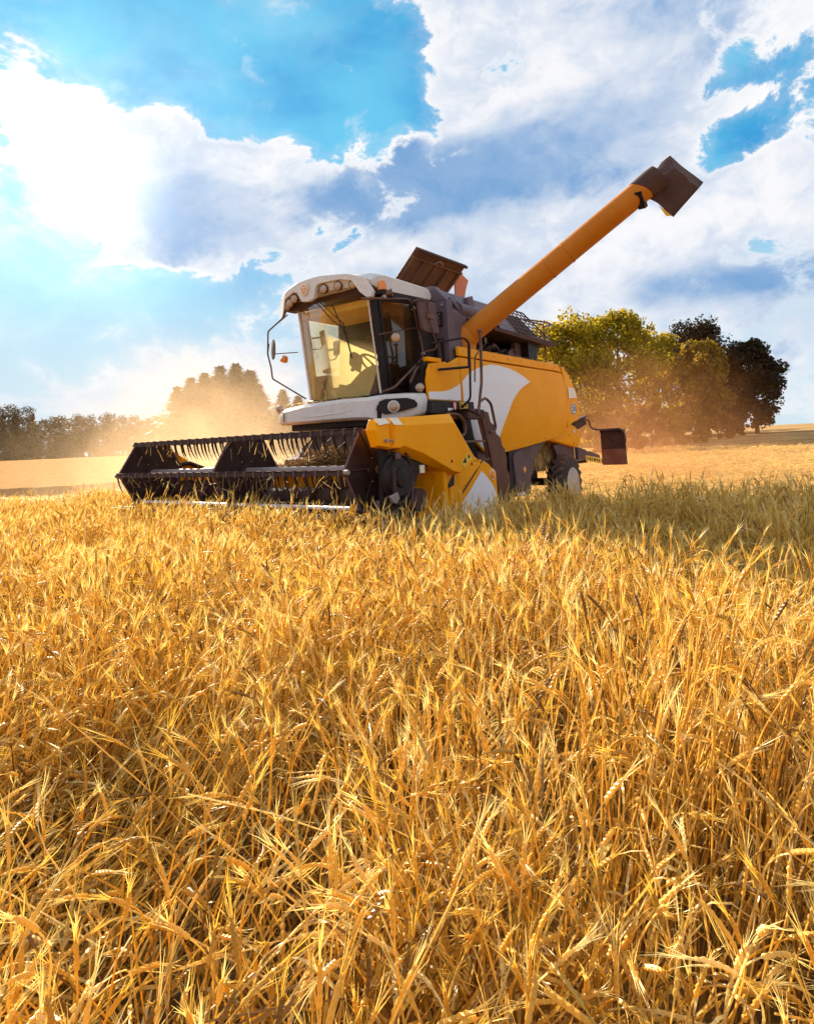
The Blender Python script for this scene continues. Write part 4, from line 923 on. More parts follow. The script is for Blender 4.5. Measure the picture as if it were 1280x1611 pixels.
# ---- lower front bumper below the windscreen
path = [(-2.15, -1.43), (-1.93, -1.38), (-1.80, -1.12), (-1.745, -0.6), (-1.735, -0.2), (-1.745, 0.2), (-1.77, 0.5), (-1.84, 0.74), (-2.02, 0.92), (-2.30, 1.20), (-2.52, 1.42)]
zt = [2.25, 2.28, 2.31, 2.35, 2.36, 2.37, 2.37, 2.37, 2.40, 2.41, 2.40]; zb = [2.05, 2.03, 2.02, 2.02, 2.02, 2.02, 2.02, 2.01, 1.95, 2.01, 2.08]
bm = B(); R0 = []
for (u, b_), t_, q_ in zip(path, zt, zb):
    inn_ = Vector((-2.6 - u, -b_ * 0.9, 0)).normalized()
    R0.append([bm.verts.new((u + inn_.x * 0.05, b_ + inn_.y * 0.03, q_)), bm.verts.new((u, b_, q_ + 0.05)), bm.verts.new((u, b_, t_ - 0.06)), bm.verts.new((u + inn_.x * 0.05, b_ + inn_.y * 0.04, t_)), bm.verts.new((u + inn_.x * 0.30, b_ + inn_.y * 0.12, t_ + 0.02))])
for a, b_ in zip(R0, R0[1:]):
    for k in range(4): bm.faces.new((a[k], a[k + 1], b_[k + 1], b_[k]))
bp = build('front_bumper', bm, WHITED, root, smooth=True, angle=32)
sm = bp.modifiers.new('solid', 'SOLIDIFY'); sm.thickness = 0.03
bm = B(); box(bm, -1.95, -3.3, -1.1, 0.90, 1.92, 2.24); build('cab_floor', bm, BLACK, root, bevel=0.02)
bm = B(); tube(bm, [(-1.80, -1.0, 2.17), (-1.752, -0.6, 2.13), (-1.736, -0.2, 2.13), (-1.75, 0.2, 2.15), (-1.775, 0.5, 2.18)], 0.012, 5)
build('bumper_crease', bm, WHITED, bp)
rec = [(-1.936, 2.162), (-1.978, 2.290), (-2.04, 2.325), (-2.285, 2.335), (-2.37, 2.30), (-2.403, 2.239), (-2.394, 2.185), (-2.214, 2.125), (-2.043, 2.085)]
bm = B(); prism(bm, rec, 0.0, 0.012)
for v in bm.verts: q = v.co.y + 0.012; q += 0.028; v.co.y = -1.10 - v.co.x + q * 0.7; v.co.x += q * 0.7
rc = build('headlamp_recess', bm, BLACK, bp)
bm = B(); lathe(bm, [(0, 0.082), (0.02, 0.08), (0.035, 0.05), (0.04, 0.004)], (-2.095, 1.072, 2.205), (1, 0.85, 0), 24); build('headlamp', bm, LENS, bp, smooth=True)
bm = B(); lathe(bm, [(0, 0.09), (0.012, 0.095), (0.016, 0.084)], (-2.097, 1.070, 2.205), (1, 0.85, 0), 24); build('headlamp_ring', bm, WHITED, bp, smooth=True)
# far headlamp
bm = B(); poly(bm, [(-1.91, -1.36, 2.09), (-1.785, -1.10, 2.07), (-1.795, -1.10, 2.24), (-1.82, -1.16, 2.27), (-1.92, -1.35, 2.24)])
for v in bm.verts: v.co.x += 0.012
build('headlamp_glass', bm, LENS, bp)
bm = B(); lathe(bm, [(0, 0.07), (0.02, 0.06), (0.03, 0.004)], (-1.80, -1.17, 2.15), (1, -0.4, 0), 20); build('headlamp', bm, REFL, bp, smooth=True)
for (u, b_, z, s) in ((-2.02, -1.46, 2.33, 1), (-2.50, 1.30, 2.50, 1)):
    bm = B(); lathe(bm, [(-0.07, 0.02), (-0.04, 0.055), (0.0, 0.075), (0.0001, 0.075), (0.01, 0.076)], (u, b_, z), (0.9, 0.3, 0), 16); il = build('turn_lamp', bm, AMBER, root, smooth=True)
    bm = B(); lathe(bm, [(0.011, 0.076), (0.045, 0.06), (0.065, 0.01)], (u, b_, z), (0.9, 0.3, 0), 16); build('lens', bm, LENS, il, smooth=True)
    bm = B(); tube(bm, [(u, b_, z), (u - 0.05, b_ * 0.8, z - 0.08)], 0.012, 5); build('lamp_stalk', bm, BLACK, il)

# ---- mirrors and rails
bm = B(); tube(bm, [(-1.55, 0.95, 3.86), (-1.80, 1.15, 3.87), (-2.50, 1.15, 3.97), (-2.63, 1.15, 3.88), (-2.84, 1.15, 3.16), (-2.83, 1.15, 3.02), (-2.03, 1.15, 2.49), (-1.97, 0.95, 2.44)], 0.019, 8, 0.06); ma = build('mirror_arm', bm, TUBE, root, smooth=True)
bm = B(); tube(bm, [(-2.60, 1.15, 3.82), (-2.45, 1.28, 3.90), (-2.50, 1.35, 3.93), (-2.74, 1.38, 3.96), (-2.76, 1.38, 3.70)], 0.015, 8, 0.05); tube(bm, [(-2.77, 1.38, 3.68), (-2.80, 1.38, 3.50), (-2.95, 1.36, 3.22), (-2.93, 1.34, 3.15), (-2.82, 1.16, 3.12)], 0.014, 8, 0.04); build('mirror_bracket', bm, TUBE, ma, smooth=True)
def rr_outline(u0, u1, z0, z1, r, sk=0.0):
    out = []
    for cx, cz, s in ((u1 + r, z0 + r, 180), (u0 - r, z0 + r, 270), (u0 - r, z1 - r, 0), (u1 + r, z1 - r, 90)):
        for k in range(5): a = R(s + k * 22.5); out.append((cx + r * math.cos(a), cz + r * math.sin(a)))
    return [(p[0] - sk * (z1 - p[1]), p[1]) for p in out]
bm = B(); prism(bm, rr_outline(-2.50, -2.98, 3.42, 3.95, 0.08, 0.20), 1.28, 1.35); mr = build('mirror', bm, PLUM, root, bevel=0.02)
bm = B(); box(bm, -2.70, -2.88, 1.355, 1.385, 3.64, 3.72); build('mirror_clamp', bm, TUBE, mr, bevel=0.01)
bm = B(); tube(bm, [(-2.0, 0.90, 3.36), (-2.70, 1.15, 3.52)], 0.011, 6); build('lamp_rod', bm, TUBE, root)
bm = B(); lathe(bm, [(-0.05, 0.03), (-0.02, 0.078), (0, 0.08), (0.004, 0.07)], (-2.16, 1.12, 3.30), (1, 0.5, -0.1), 20); sl_ = build('side_lamp', bm, TUBE, root, smooth=True)
bm = B(); lathe(bm, [(0.004, 0.07), (0.015, 0.04), (0.018, 0.004)], (-2.16, 1.12, 3.30), (1, 0.5, -0.1), 20); build('lens', bm, LENS, sl_, smooth=True)
for p in ((-2.63, 1.15, 3.83), (-2.84, 1.15, 3.10), (-1.86, 1.15, 3.90)):
    bm = B(); lathe(bm, [(-0.035, 0.028), (0.035, 0.028)], p, (0.3, 0.9, 0.2), 8); build('clamp', bm, STEEL, ma)
# far side mirror frame
bm = B(); tube(bm, [(-1.7, -0.92, 4.02), (-1.7, -0.99, 3.88), (-1.7, -1.38, 3.70), (-1.7, -1.39, 3.43), (-1.7, -1.40, 3.30), (-1.7, -1.31, 3.04), (-1.7, -1.29, 2.89), (-1.7, -1.27, 2.84), (-1.85, -0.62, 2.45)], 0.014, 8, 0.04); tube(bm, [(-1.7, -0.86, 3.92), (-1.7, -1.1, 3.82), (-1.7, -1.3, 3.74)], 0.010, 6); tube(bm, [(-1.7, -0.90, 4.0), (-1.7, -0.92, 3.94), (-1.7, -1.05, 3.84)], 0.010, 6)
tube(bm, [(-1.7, -1.40, 3.30), (-1.7, -1.36, 3.48)], 0.012, 6); build('mirror_arm', bm, TUBE, root, smooth=True)
bm = B(); lathe(bm, [(-0.02, 0.03), (-0.008, 0.15), (0.008, 0.15), (0.02, 0.03)], (0, 0, 0), (0, 1, 0), 24)
mr2 = build('mirror', bm, TUBE, root, smooth=True); mr2.location = (-1.7, -1.25, 3.36); mr2.scale = (0.85, 1, 1.2); mr2.rotation_euler = (0, 0, R(64))
bm = B(); tube(bm, [(-1.7, -1.25, 3.28), (-1.86, -0.80, 3.27)], 0.009, 6); build('lamp_rod', bm, TUBE, root)
bm = B(); lathe(bm, [(-0.04, 0.05), (0.0, 0.065), (0.05, 0.07), (0.055, 0.02)], (-1.73, -1.0, 3.17), (0.4, 0, -1), 16); build('side_lamp', bm, AMBER, root, smooth=True)
bm = B(); tube(bm, [(-2.38, 1.2, 2.58), (-2.58, 1.2, 2.84), (-2.78, 1.2, 2.88), (-2.92, 1.2, 2.80), (-3.2, 1.35, 2.20)], 0.022, 8, 0.08); build('front_handrail', bm, TUBE, root, smooth=True)
# ---- platform
bm = B(); prism(bm, [(-2.50, 2.08), (-2.52, 2.28), (-3.80, 2.29), (-3.80, 2.09), (-3.0, 2.06)], 0.95, 1.50); pf = build('platform', bm, BLACK, root, bevel=0.01)
bm = B(); box(bm, -3.12, -3.23, 1.503, 1.508, 2.12, 2.27); build('warning_sticker', bm, REDS, pf)
bm = B(); box(bm, -3.155, -3.195, 1.509, 1.511, 2.13, 2.26); build('sticker_bar', bm, WHITEP, pf)
bm = B(); box(bm, -2.97, -3.11, 1.503, 1.508, 2.12, 2.17); build('sticker_strip', bm, WHITEP, pf)
bm = B(); box(bm, -3.33, -3.58, 1.503, 1.508, 2.115, 2.28); ys = build('warning_sticker', bm, YEL, pf)
for (u0, u1, z0, z1) in ((-3.36, -3.39, 2.20, 2.26), (-3.42, -3.46, 2.19, 2.23), (-3.35, -3.55, 2.135, 2.15), (-3.50, -3.54, 2.20, 2.25), (-3.36, -3.46, 2.175, 2.185)):
    bm = B(); box(bm, u0, u1, 1.509, 1.511, z0, z1); build('pictogram', bm, BLACK, ys)
# handrails of the ladder
bm = B(); tube(bm, [(-2.71, 1.40, 3.22), (-3.18, 1.75, 3.32), (-3.33, 1.75, 3.26), (-3.33, 1.75, 2.9), (-3.28, 1.75, 2.30), (-3.30, 1.55, 2.18)], 0.019, 8, 0.07); tube(bm, [(-3.33, 1.75, 3.22), (-3.30, 1.75, 2.82)], 0.027, 8); tube(bm, [(-2.87, 1.42, 2.80), (-3.30, 1.75, 2.84)], 0.022, 8); build('handrail', bm, BLACK, root, smooth=True)
bm = B(); tube(bm, [(-3.71, 1.75, 3.46), (-3.72, 1.75, 3.25), (-3.67, 1.75, 2.6), (-3.50, 1.75, 2.05)], 0.025, 8, 0.05); lathe(bm, [(-0.02, 0.02), (0.0, 0.045), (0.03, 0.05), (0.04, 0.02)], (-3.71, 1.75, 3.48), (0, 0, 1), 10); tube(bm, [(-3.70, 1.75, 3.2), (-3.50, 1.75, 3.02), (-3.45, 1.75, 2.6)], 0.014, 6, 0.05)
tube(bm, [(-3.60, 1.75, 2.28), (-3.72, 1.78, 2.34), (-3.86, 1.80, 2.24), (-3.98, 1.80, 1.84), (-3.93, 1.78, 1.74), (-3.84, 1.75, 1.76)], 0.024, 8, 0.06); build('handrail', bm, TUBE, root, smooth=True)
# ladder
LB0, LB1 = 1.50, 1.72
bm = B(); prism(bm, [(-3.50, 2.16), (-3.92, 2.10), (-3.98, 1.93), (-4.10, 1.88), (-4.16, 1.73), (-4.30, 1.66), (-4.34, 1.52), (-4.42, 1.46), (-4.48, 1.30), (-4.46, 1.10), (-4.55, 1.0), (-4.52, 0.55), (-4.05, 0.45), (-4.0, 0.7), (-3.80, 1.3), (-3.66, 1.75)], 1.68, 1.705); ld = build('ladder', bm, LADM, root, bevel=0.006)
bm = B(); tube(bm, [(-3.62, 1.72, 2.12), (-3.80, 1.72, 1.60), (-3.96, 1.72, 1.10), (-4.18, 1.72, 0.45)], 0.028, 6); build('ladder_rail', bm, TUBE, ld)
bm = B(); prism(bm, [(-3.0, 2.14), (-3.18, 2.14), (-3.2, 1.98), (-3.75, 1.98), (-3.72, 2.14)], 1.5, 1.74); build('ladder_top', bm, BROWN, ld, bevel=0.01)
for (z, u0, u1) in ((1.63, -2.92, -3.82), (1.32, -3.10, -3.92), (1.0, -3.3, -4.0), (0.70, -3.45, -4.08)):
    bm = B(); box(bm, u0, u1, 1.50, 1.72, z - 0.035, z); build('step', bm, TUBE, ld, bevel=0.006)
for (u0, u1) in ((-3.45, -3.75),):
    bm = B(); prism(bm, [(u0, 2.0), (u1, 2.0), (u1 - 0.35, 0.7), (u0 - 0.35, 0.7)], 1.42, 1.44); build('ladder_back', bm, BLACK, ld)
# hoses beside the ladder
bm = B(); tube(bm, [(-2.75, 1.62, 2.06), (-3.05, 1.66, 2.06), (-3.22, 1.66, 1.92), (-3.22, 1.66, 1.76), (-3.08, 1.66, 1.70), (-2.98, 1.66, 1.70)], 0.025, 8, 0.1); tube(bm, [(-2.62, 1.62, 1.98), (-2.85, 1.66, 1.90), (-2.98, 1.66, 1.72), (-2.98, 1.64, 1.6)], 0.025, 8, 0.1); build('hydraulic_hose', bm, TUBE, root, smooth=True)
bm = B(); prism(bm, [(-3.03, 1.95), (-3.25, 1.95), (-3.45, 1.3), (-3.15, 1.3)], 1.36, 1.42); ft = build('fuel_cover', bm, ORANGE, root)
bm = B(); prism(bm, [(-3.12, 1.95), (-3.2, 1.95), (-3.1, 1.68), (-3.0, 1.66)], 1.425, 1.43); build('red_stripe', bm, REDS, ft)
# ---- white insert panel by the front wheel
pw = [(-3.18, 1.32), (-3.40, 1.24), (-3.63, 1.10), (-3.66, 0.56), (-3.60, 0.30), (-1.95, 0.45), (-2.29, 0.69), (-2.92, 1.13)]
bm = B(); prism(bm, pw, 1.84, 1.95); wp = build('wheel_shield', bm, ORANGE, root, bevel=0.012)
bm = B(); prism(bm, curve_pts([(-3.17, 1.14), (-3.34, 1.02), (-3.52, 0.86), (-3.60, 0.66), (-3.60, 0.35)], 4) + [(-2.25, 0.42), (-2.42, 0.60)], 1.951, 1.955); build('white_graphic', bm, WHITEP, wp)
bm = B(); lathe(bm, [(0, 0.075), (0.012, 0.07), (0.018, 0.04)], (-3.50, 1.952, 1.07), (0, 1, 0), 18); rl = build('reflector', bm, AMBER, wp)
bm = B(); tube(bm, [(-3.15, 2.0, 1.33), (-2.92, 2.0, 1.15), (-2.28, 2.0, 0.70)], 0.014, 4); build('gap_shadow', bm, BLACK, wp)  # black tube stands in for the shade in the gap above the panel
bm = B(); lathe(bm, [(0, 0.088), (0.006, 0.088)], (-3.50, 1.952, 1.07), (0, 1, 0), 18); build('reflector_ring', bm, REFL, wp)


# ---- header
HB0, HB1 = -2.90, 2.42
bm = B(); prism(bm, [(0.30, 0.80), (0.34, 0.84), (0.0, 0.80), (-0.55, 0.66), (-0.95, 0.60), (-1.40, 0.72), (-1.50, 0.80), (-1.50, 0.62), (-0.95, 0.50), (-0.5, 0.52)], HB0, HB1)
hd = build('header', bm, PLUM, root, smooth=True)
bm = B(); prism(bm, [(-1.40, 0.70), (-1.40, 1.22), (-1.34, 1.27), (-1.34, 1.35), (-1.48, 1.36), (-1.52, 0.70)], HB0, HB1); build('back_wall', bm, ORANGE, hd, bevel=0.02)
bm = B(); tube(bm, [(-0.10, HB0 + 0.2, 0.86), (-0.10, HB1 - 0.4, 0.86)], 0.036, 10); build('cutter_bar', bm, mat('zinc', (0.62, 0.64, 0.72), 0.35, metal=0.2, dirt=0.2), hd, smooth=True)
for k in range(46):
    if k == 0:
        bm = B(); prism(bm, [(0.0, -0.02), (0.11, 0.0), (0.0, 0.02)], -0.008, 0.008, 'z'); kf = build('guard_finger', bm, STEEL, hd); kd = kf.data
    else: kf = link('guard_finger', kd, None, hd)
    kf.location = (0.34, HB0 + 0.06 + k * 0.112, 0.815)
# intake auger
bm = B(); tube(bm, [(-0.93, HB0 + 0.05, 0.90), (-0.93, HB1 - 0.05, 0.90)], 0.15, 20); ia = build('intake_auger', bm, BROWN, hd, smooth=True)
for side, b0_, b1_ in ((1, HB0 + 0.1, -0.75), (-1, HB1 - 0.1, 0.55)):
    bm = B(); n = 110; prev = None
    for k in range(n):
        t = k / (n - 1); b_ = b0_ + (b1_ - b0_) * t; a = 2 * math.pi * 4.2 * t * side
        q = [bm.verts.new((-0.93 + r * math.cos(a), b_, 0.90 + r * math.sin(a))) for r in (0.15, 0.27)]
        if prev: bm.faces.new((prev[0], prev[1], q[1], q[0]))
        prev = q
    build('auger_flight', bm, BROWN, ia)
# feeder house
bm = B(); prism(bm, [(-1.45, 0.60), (-1.45, 1.45), (-3.2, 2.0), (-3.4, 1.2)], -0.75, 0.62); build('feeder_house', bm, BROWN, root, bevel=0.03)
bm = B(); prism(bm, [(-1.50, 1.37), (-1.62, 1.62), (-2.05, 1.90), (-2.2, 1.6), (-2.0, 1.3)], -0.55, 1.75); build('feeder_cover', bm, BROWN, root, bevel=0.06)
bm = B(); tube(bm, [(-1.48, 0.75, 1.46), (-1.60, 1.45, 1.72)], 0.022, 6); build('feeder_strut', bm, STEEL, root)
def heap(r):
    b_ = r.uniform(-1.1, 2.2); top = 0.30 * math.exp(-((b_ - 0.7) / 0.9) ** 2) + 0.04; a = r.uniform(0, 6.28)
    return Vector((r.gauss(-1.25, 0.10), b_, 1.27 + r.random() * top)), Vector((math.cos(a), math.sin(a), r.gauss(0, 0.5))) * r.uniform(0.05, 0.14)
straw_lump('cut_straw_heap', 5200, heap, root, 9, m=HEAPM, wid=0.004)
# end plates
ep = [(-0.10, 0.30), (-0.14, 1.0), (-0.14, 1.40), (-0.10, 1.62), (-0.30, 1.60), (-0.80, 1.43), (-1.20, 1.36), (-0.88, 1.24), (-0.64, 0.84), (-0.50, 0.30)]
bm = B(); prism(bm, ep, 2.34, 2.40); npl = build('end_plate', bm, BLACK, hd, bevel=0.01)
bm = B(); prism(bm, [(-0.70, 0.30), (-0.66, 0.95), (-0.50, 1.4), (-0.42, 1.78), (-0.7, 1.74), (-1.35, 1.36), (-1.5, 0.8), (-1.2, 0.3)], -2.95, -2.91); build('end_plate', bm, ORANGE, hd, bevel=0.01)
bm = B(); prism(bm, [(-0.72, 0.55), (-0.84, 0.80), (-1.36, 1.12), (-1.48, 1.10), (-1.86, 0.68), (-1.80, 0.50)], -2.90, -2.82); dv_ = build('crop_divider', bm, ORANGE, hd, bevel=0.02)
bm = B(); tube(bm, [(-0.80, -2.80, 0.80), (-1.34, -2.80, 1.14), (-1.50, -2.80, 1.12)], 0.020, 6); build('divider_rail', bm, STEEL, dv_)
bm = B(); prism(bm, [(0.16, 0.50), (0.10, 0.88), (0.04, 0.95), (-0.03, 0.90), (-0.06, 0.5)], 2.06, 2.10); build('crop_divider', bm, ORANGE, hd, bevel=0.03)
# yellow side shield on the near end: flat face with turned-in edges
def shield(name, outline, b_face, depth, inset, parent, m=ORANGE):
    bm = B(); n = len(outline); c = Vector((sum(p[0] for p in outline) / n, sum(p[1] for p in outline) / n))
    inn_ = []
    for i in range(n):
        a, p, b_ = Vector(outline[i - 1]), Vector(outline[i]), Vector(outline[(i + 1) % n])
        e1 = (p - a).normalized(); e2 = (b_ - p).normalized(); n1 = Vector((-e1.y, e1.x)); n2 = Vector((-e2.y, e2.x)); nn = (n1 + n2)
        nn = nn.normalized() if nn.length > 1e-6 else n1
        if (c - p).dot(nn) < 0: nn = -nn
        ins = inset[i] if hasattr(inset, '__len__') else inset
        inn_.append(p + nn * ins)
    o_ = [bm.verts.new((p[0], b_face - depth, p[1])) for p in outline]; f_ = [bm.verts.new((p.x, b_face, p.y)) for p in inn_]
    bk = [bm.verts.new((p[0], b_face - depth - 0.05, p[1])) for p in outline]
    bm.faces.new(f_)
    for i in range(n):
        j = (i + 1) % n; bm.faces.new((o_[i], o_[j], f_[j], f_[i])); bm.faces.new((bk[i], bk[j], o_[j], o_[i]))
    bm.faces.new(bk)
    return build(name, bm, m, parent, bevel=0.006)
so_ = [(-0.235, 1.925), (-1.62, 2.00), (-2.15, 1.42), (-2.17, 1.34), (-1.65, 1.17), (-1.50, 1.20), (-0.82, 1.40), (-0.40, 1.515), (-0.36, 1.55), (-0.225, 1.555)]
sh = shield('side_shield', so_, 2.52, 0.10, [0.13, 0.14, 0.10, 0.05, 0.03, 0.03, 0.09, 0.09, 0.02, 0.03], hd)
sc_ = [(0.03, 1.91), (-0.225, 1.92), (-0.215, 1.56), (0.015, 1.59), (0.095, 1.79)]
sc0 = shield('shield_cap', sc_, 2.505, 0.08, [0.10, 0.08, 0.02, 0.02, 0.03], hd)
for (o_, u0, u1, RB) in ((sc0, 0.0, -0.20, (2.436, 1.922, 2.515, 1.868, 1.838)), (sh, -0.28, -0.44, (2.436, 1.930, 2.520, 1.845, 1.845))):
    bm = B(); poly(bm, [(u0 + 0.01, RB[0], RB[1]), (u1, RB[0], RB[1] + 0.004), (u1, RB[2], RB[3]), (u0 + 0.015, RB[2], RB[4])]); build('reflector', bm, REFL, o_)
bm = B(); tube(bm, [(-0.10, 2.52, 1.66), (-0.20, 2.53, 1.665), (-0.23, 2.53, 1.63)], 0.010, 6); lathe(bm, [(0, 0.02), (0.03, 0.02)], (-0.10, 2.51, 1.66), (0, 1, 0), 8); build('latch', bm, STEEL, sh)
bm = B(); prism(bm, [(-1.68, 1.34), (-1.90, 1.47), (-1.98, 1.38), (-1.76, 1.25)], 2.522, 2.525); ws = build('warning_sticker', bm, YEL, sh)
bm = B(); prism(bm, [(-1.72, 1.33), (-1.80, 1.40), (-1.82, 1.32)], 2.526, 2.528); prism(bm, [(-1.86, 1.41), (-1.89, 1.44), (-1.92, 1.40), (-1.89, 1.37)], 2.526, 2.528); build('pictogram', bm, BLACK, ws)
for (u_, z_) in ((-1.46, 1.36), (-1.96, 1.30)):
    bm = B(); lathe(bm, [(0, 0.022), (0.004, 0.018)], (u_, 2.522, z_), (0, 1, 0), 8); build('slot', bm, BLACK, sh)
# drive parts on the near end plate
dc = (-0.33, 1.28)
bm = B(); lathe(bm, [(0, 0.27), (0.03, 0.27), (0.05, 0.24), (0.10, 0.22), (0.10, 0.12), (0.13, 0.11), (0.14, 0.02)], (-0.38, 2.40, 1.22), (0, 1, 0), 30); dw = build('drive_pulley', bm, BLACK, hd, smooth=True, angle=30)
bm = B(); ring_ = [(-0.38 + 0.30 * math.cos(a), 2.44, 1.24 + 0.33 * math.sin(a)) for a in np.linspace(R(60), R(280), 16)]; tube(bm, ring_, 0.022, 5); build('belt', bm, BROWN, hd, smooth=True)
bm = B(); prism(bm, [(-0.30, 1.50), (-0.40, 1.52), (-0.44, 1.35), (-0.42, 1.05), (-0.36, 1.0), (-0.36, 1.30)], 2.47, 2.49); build('belt_guard', bm, PLUM, hd, bevel=0.005)
bm = B(); prism(bm, [(-0.16, 1.32), (-0.22, 1.34), (-0.22, 1.06), (-0.17, 1.08)], 2.545, 2.555); pp = build('perforated_strip', bm, BROWN, dw)
for k in range(6):
    bm = B(); lathe(bm, [(0, 0.010), (0.002, 0.010)], (-0.195, 2.556, 1.10 + 0.04 * k), (0, 1, 0), 6); build('hole', bm, BLACK, pp)
bm = B(); prism(bm, [(-0.12, 1.02), (-0.26, 1.06), (-0.30, 0.98), (-0.24, 0.92), (-0.16, 0.94)], 2.50, 2.54); build('tensioner', bm, STEEL, hd, bevel=0.01)
bm = B(); box(bm, -0.88, -0.98, 2.405, 2.42, 1.24, 1.34); build('reflector', bm, REFL, hd)
bm = B(); tube(bm, [(-0.02, 2.43, 0.98), (0.10, 2.44, 0.30)], 0.02, 6); tube(bm, [(-0.72, 2.42, 1.15), (-0.58, 2.43, 0.35)], 0.02, 6); build('edge_rib', bm, PLUM, hd)
# support arms behind the near end
bm = B(); prism(bm, [(-1.98, 1.26), (-2.60, 1.30), (-2.76, 1.27), (-2.05, 0.86), (-1.30, 0.42), (-0.95, 0.45), (-1.16, 0.80), (-1.75, 1.00), (-2.02, 1.10)], 2.08, 2.20); ar = build('support_arm', bm, ORANGE, hd, bevel=0.012)
bm = B(); prism(bm, [(-1.60, 1.24), (-2.06, 1.24), (-2.04, 0.9), (-1.9, 0.4), (-1.62, 0.4), (-1.72, 0.95)], 2.22, 2.30); build('support_leg', bm, ORANGE, hd, bevel=0.012)
bm = B(); prism(bm, [(-1.36, 1.37), (-1.43, 1.38), (-1.64, 1.06), (-1.57, 1.03)], 2.21, 2.24); build('strut', bm, ORANGE, hd)
bm = B(); tube(bm, [(-1.62, 2.16, 1.02), (-1.92, 2.16, 1.26)], 0.045, 8); build('lift_cylinder', bm, BROWN, hd, smooth=True)
bm = B(); lathe(bm, [(0, 0.17), (0.02, 0.17), (0.04, 0.02)], (-1.30, 2.02, 0.86), (0.5, 1, 0), 24); build('coulter_disc', bm, ORANGE, hd, smooth=True)
bm = B(); box(bm, -1.9, -1.96, 0.5, 2.3, 0.5, 1.15); box(bm, -1.5, -1.9, 0.5, 2.3, 0.55, 0.75); build('frame_panel', bm, ORANGE, hd, bevel=0.01)
bm = B(); tube(bm, [(-1.52, 1.0, 1.30), (-1.52, 2.35, 1.30)], 0.05, 10); build('frame_pipe', bm, ORANGE, hd, smooth=True)
bm = B(); prism(bm, [(-1.84, 1.21), (-1.82, 1.02), (-1.60, 0.97)], 2.301, 2.304); build('arm_shadow', bm, BLACK, hd)  # flat black triangle painted as shade in the hollow behind the leg
for (u_, z_) in ((-1.75, 0.83), (-1.95, 0.93)):
    bm = B(); prism(bm, [(u_, z_), (u_ - 0.05, z_ + 0.03), (u_ - 0.04, z_ + 0.05), (u_ + 0.01, z_ + 0.025)], 2.201, 2.203); build('slot', bm, BLACK, ar)
# ---- reel
RC = Vector((-0.33, 0, 1.32)); RR = 0.60
bm = B(); tube(bm, [(RC.x, -2.78, RC.z), (RC.x, 2.20, RC.z)], 0.055, 16); reel = build('reel', bm, STEEL, root, smooth=True)
reel.data.materials.clear(); reel.data.materials.append(mat('reel_tube', (0.30, 0.22, 0.22), 0.35, metal=0.3, dirt=0.3))
hexv = [(RC.x + RR * math.cos(R(60 * k)), RC.z + RR * 0.93 * math.sin(R(60 * k))) for k in range(6)]
for yb_ in (-2.76, -0.30, 2.16):
    sc2 = 0.985
    bm = B(); hp = [(RC.x + (p[0] - RC.x) * sc2, RC.z + (p[1] - RC.z) * sc2) for p in hexv]
    prism(bm, hp, yb_ - 0.004, yb_ + 0.004); pl_ = build('reel_plate', bm, REELM, reel)
    bm = B()
    for k in range(6): tube(bm, [(hp[k][0], yb_ + 0.006, hp[k][1]), (hp[(k + 1) % 6][0], yb_ + 0.006, hp[(k + 1) % 6][1])], 0.014, 6)
    build('plate_rim', bm, PLUM, pl_, smooth=True)
    for k in range(6):
        bm = B(); a = R(60 * k + 12); tube(bm, [(RC.x + 0.12 * math.cos(a), yb_ + 0.010, RC.z + 0.12 * math.sin(a)), (hexv[k][0] * 0.93 + RC.x * 0.07, yb_ + 0.010, hexv[k][1] * 0.93 + RC.z * 0.07)], 0.008, 4); build('plate_rib', bm, REELM, pl_)
    bm = B(); lathe(bm, [(0, 0.12), (0.025, 0.12), (0.03, 0.09)], (RC.x, yb_ + 0.004, RC.z), (0, 1, 0), 18); build('hub', bm, REELM, pl_, smooth=True)
    for k in range(6):
        bm = B(); a = R(60 * k); lathe(bm, [(0, 0.012), (0.012, 0.010)], (RC.x + 0.16 * math.cos(a), yb_ + 0.005, RC.z + 0.16 * math.sin(a)), (0, 1, 0), 6); build('bolt', bm, STEEL, pl_)
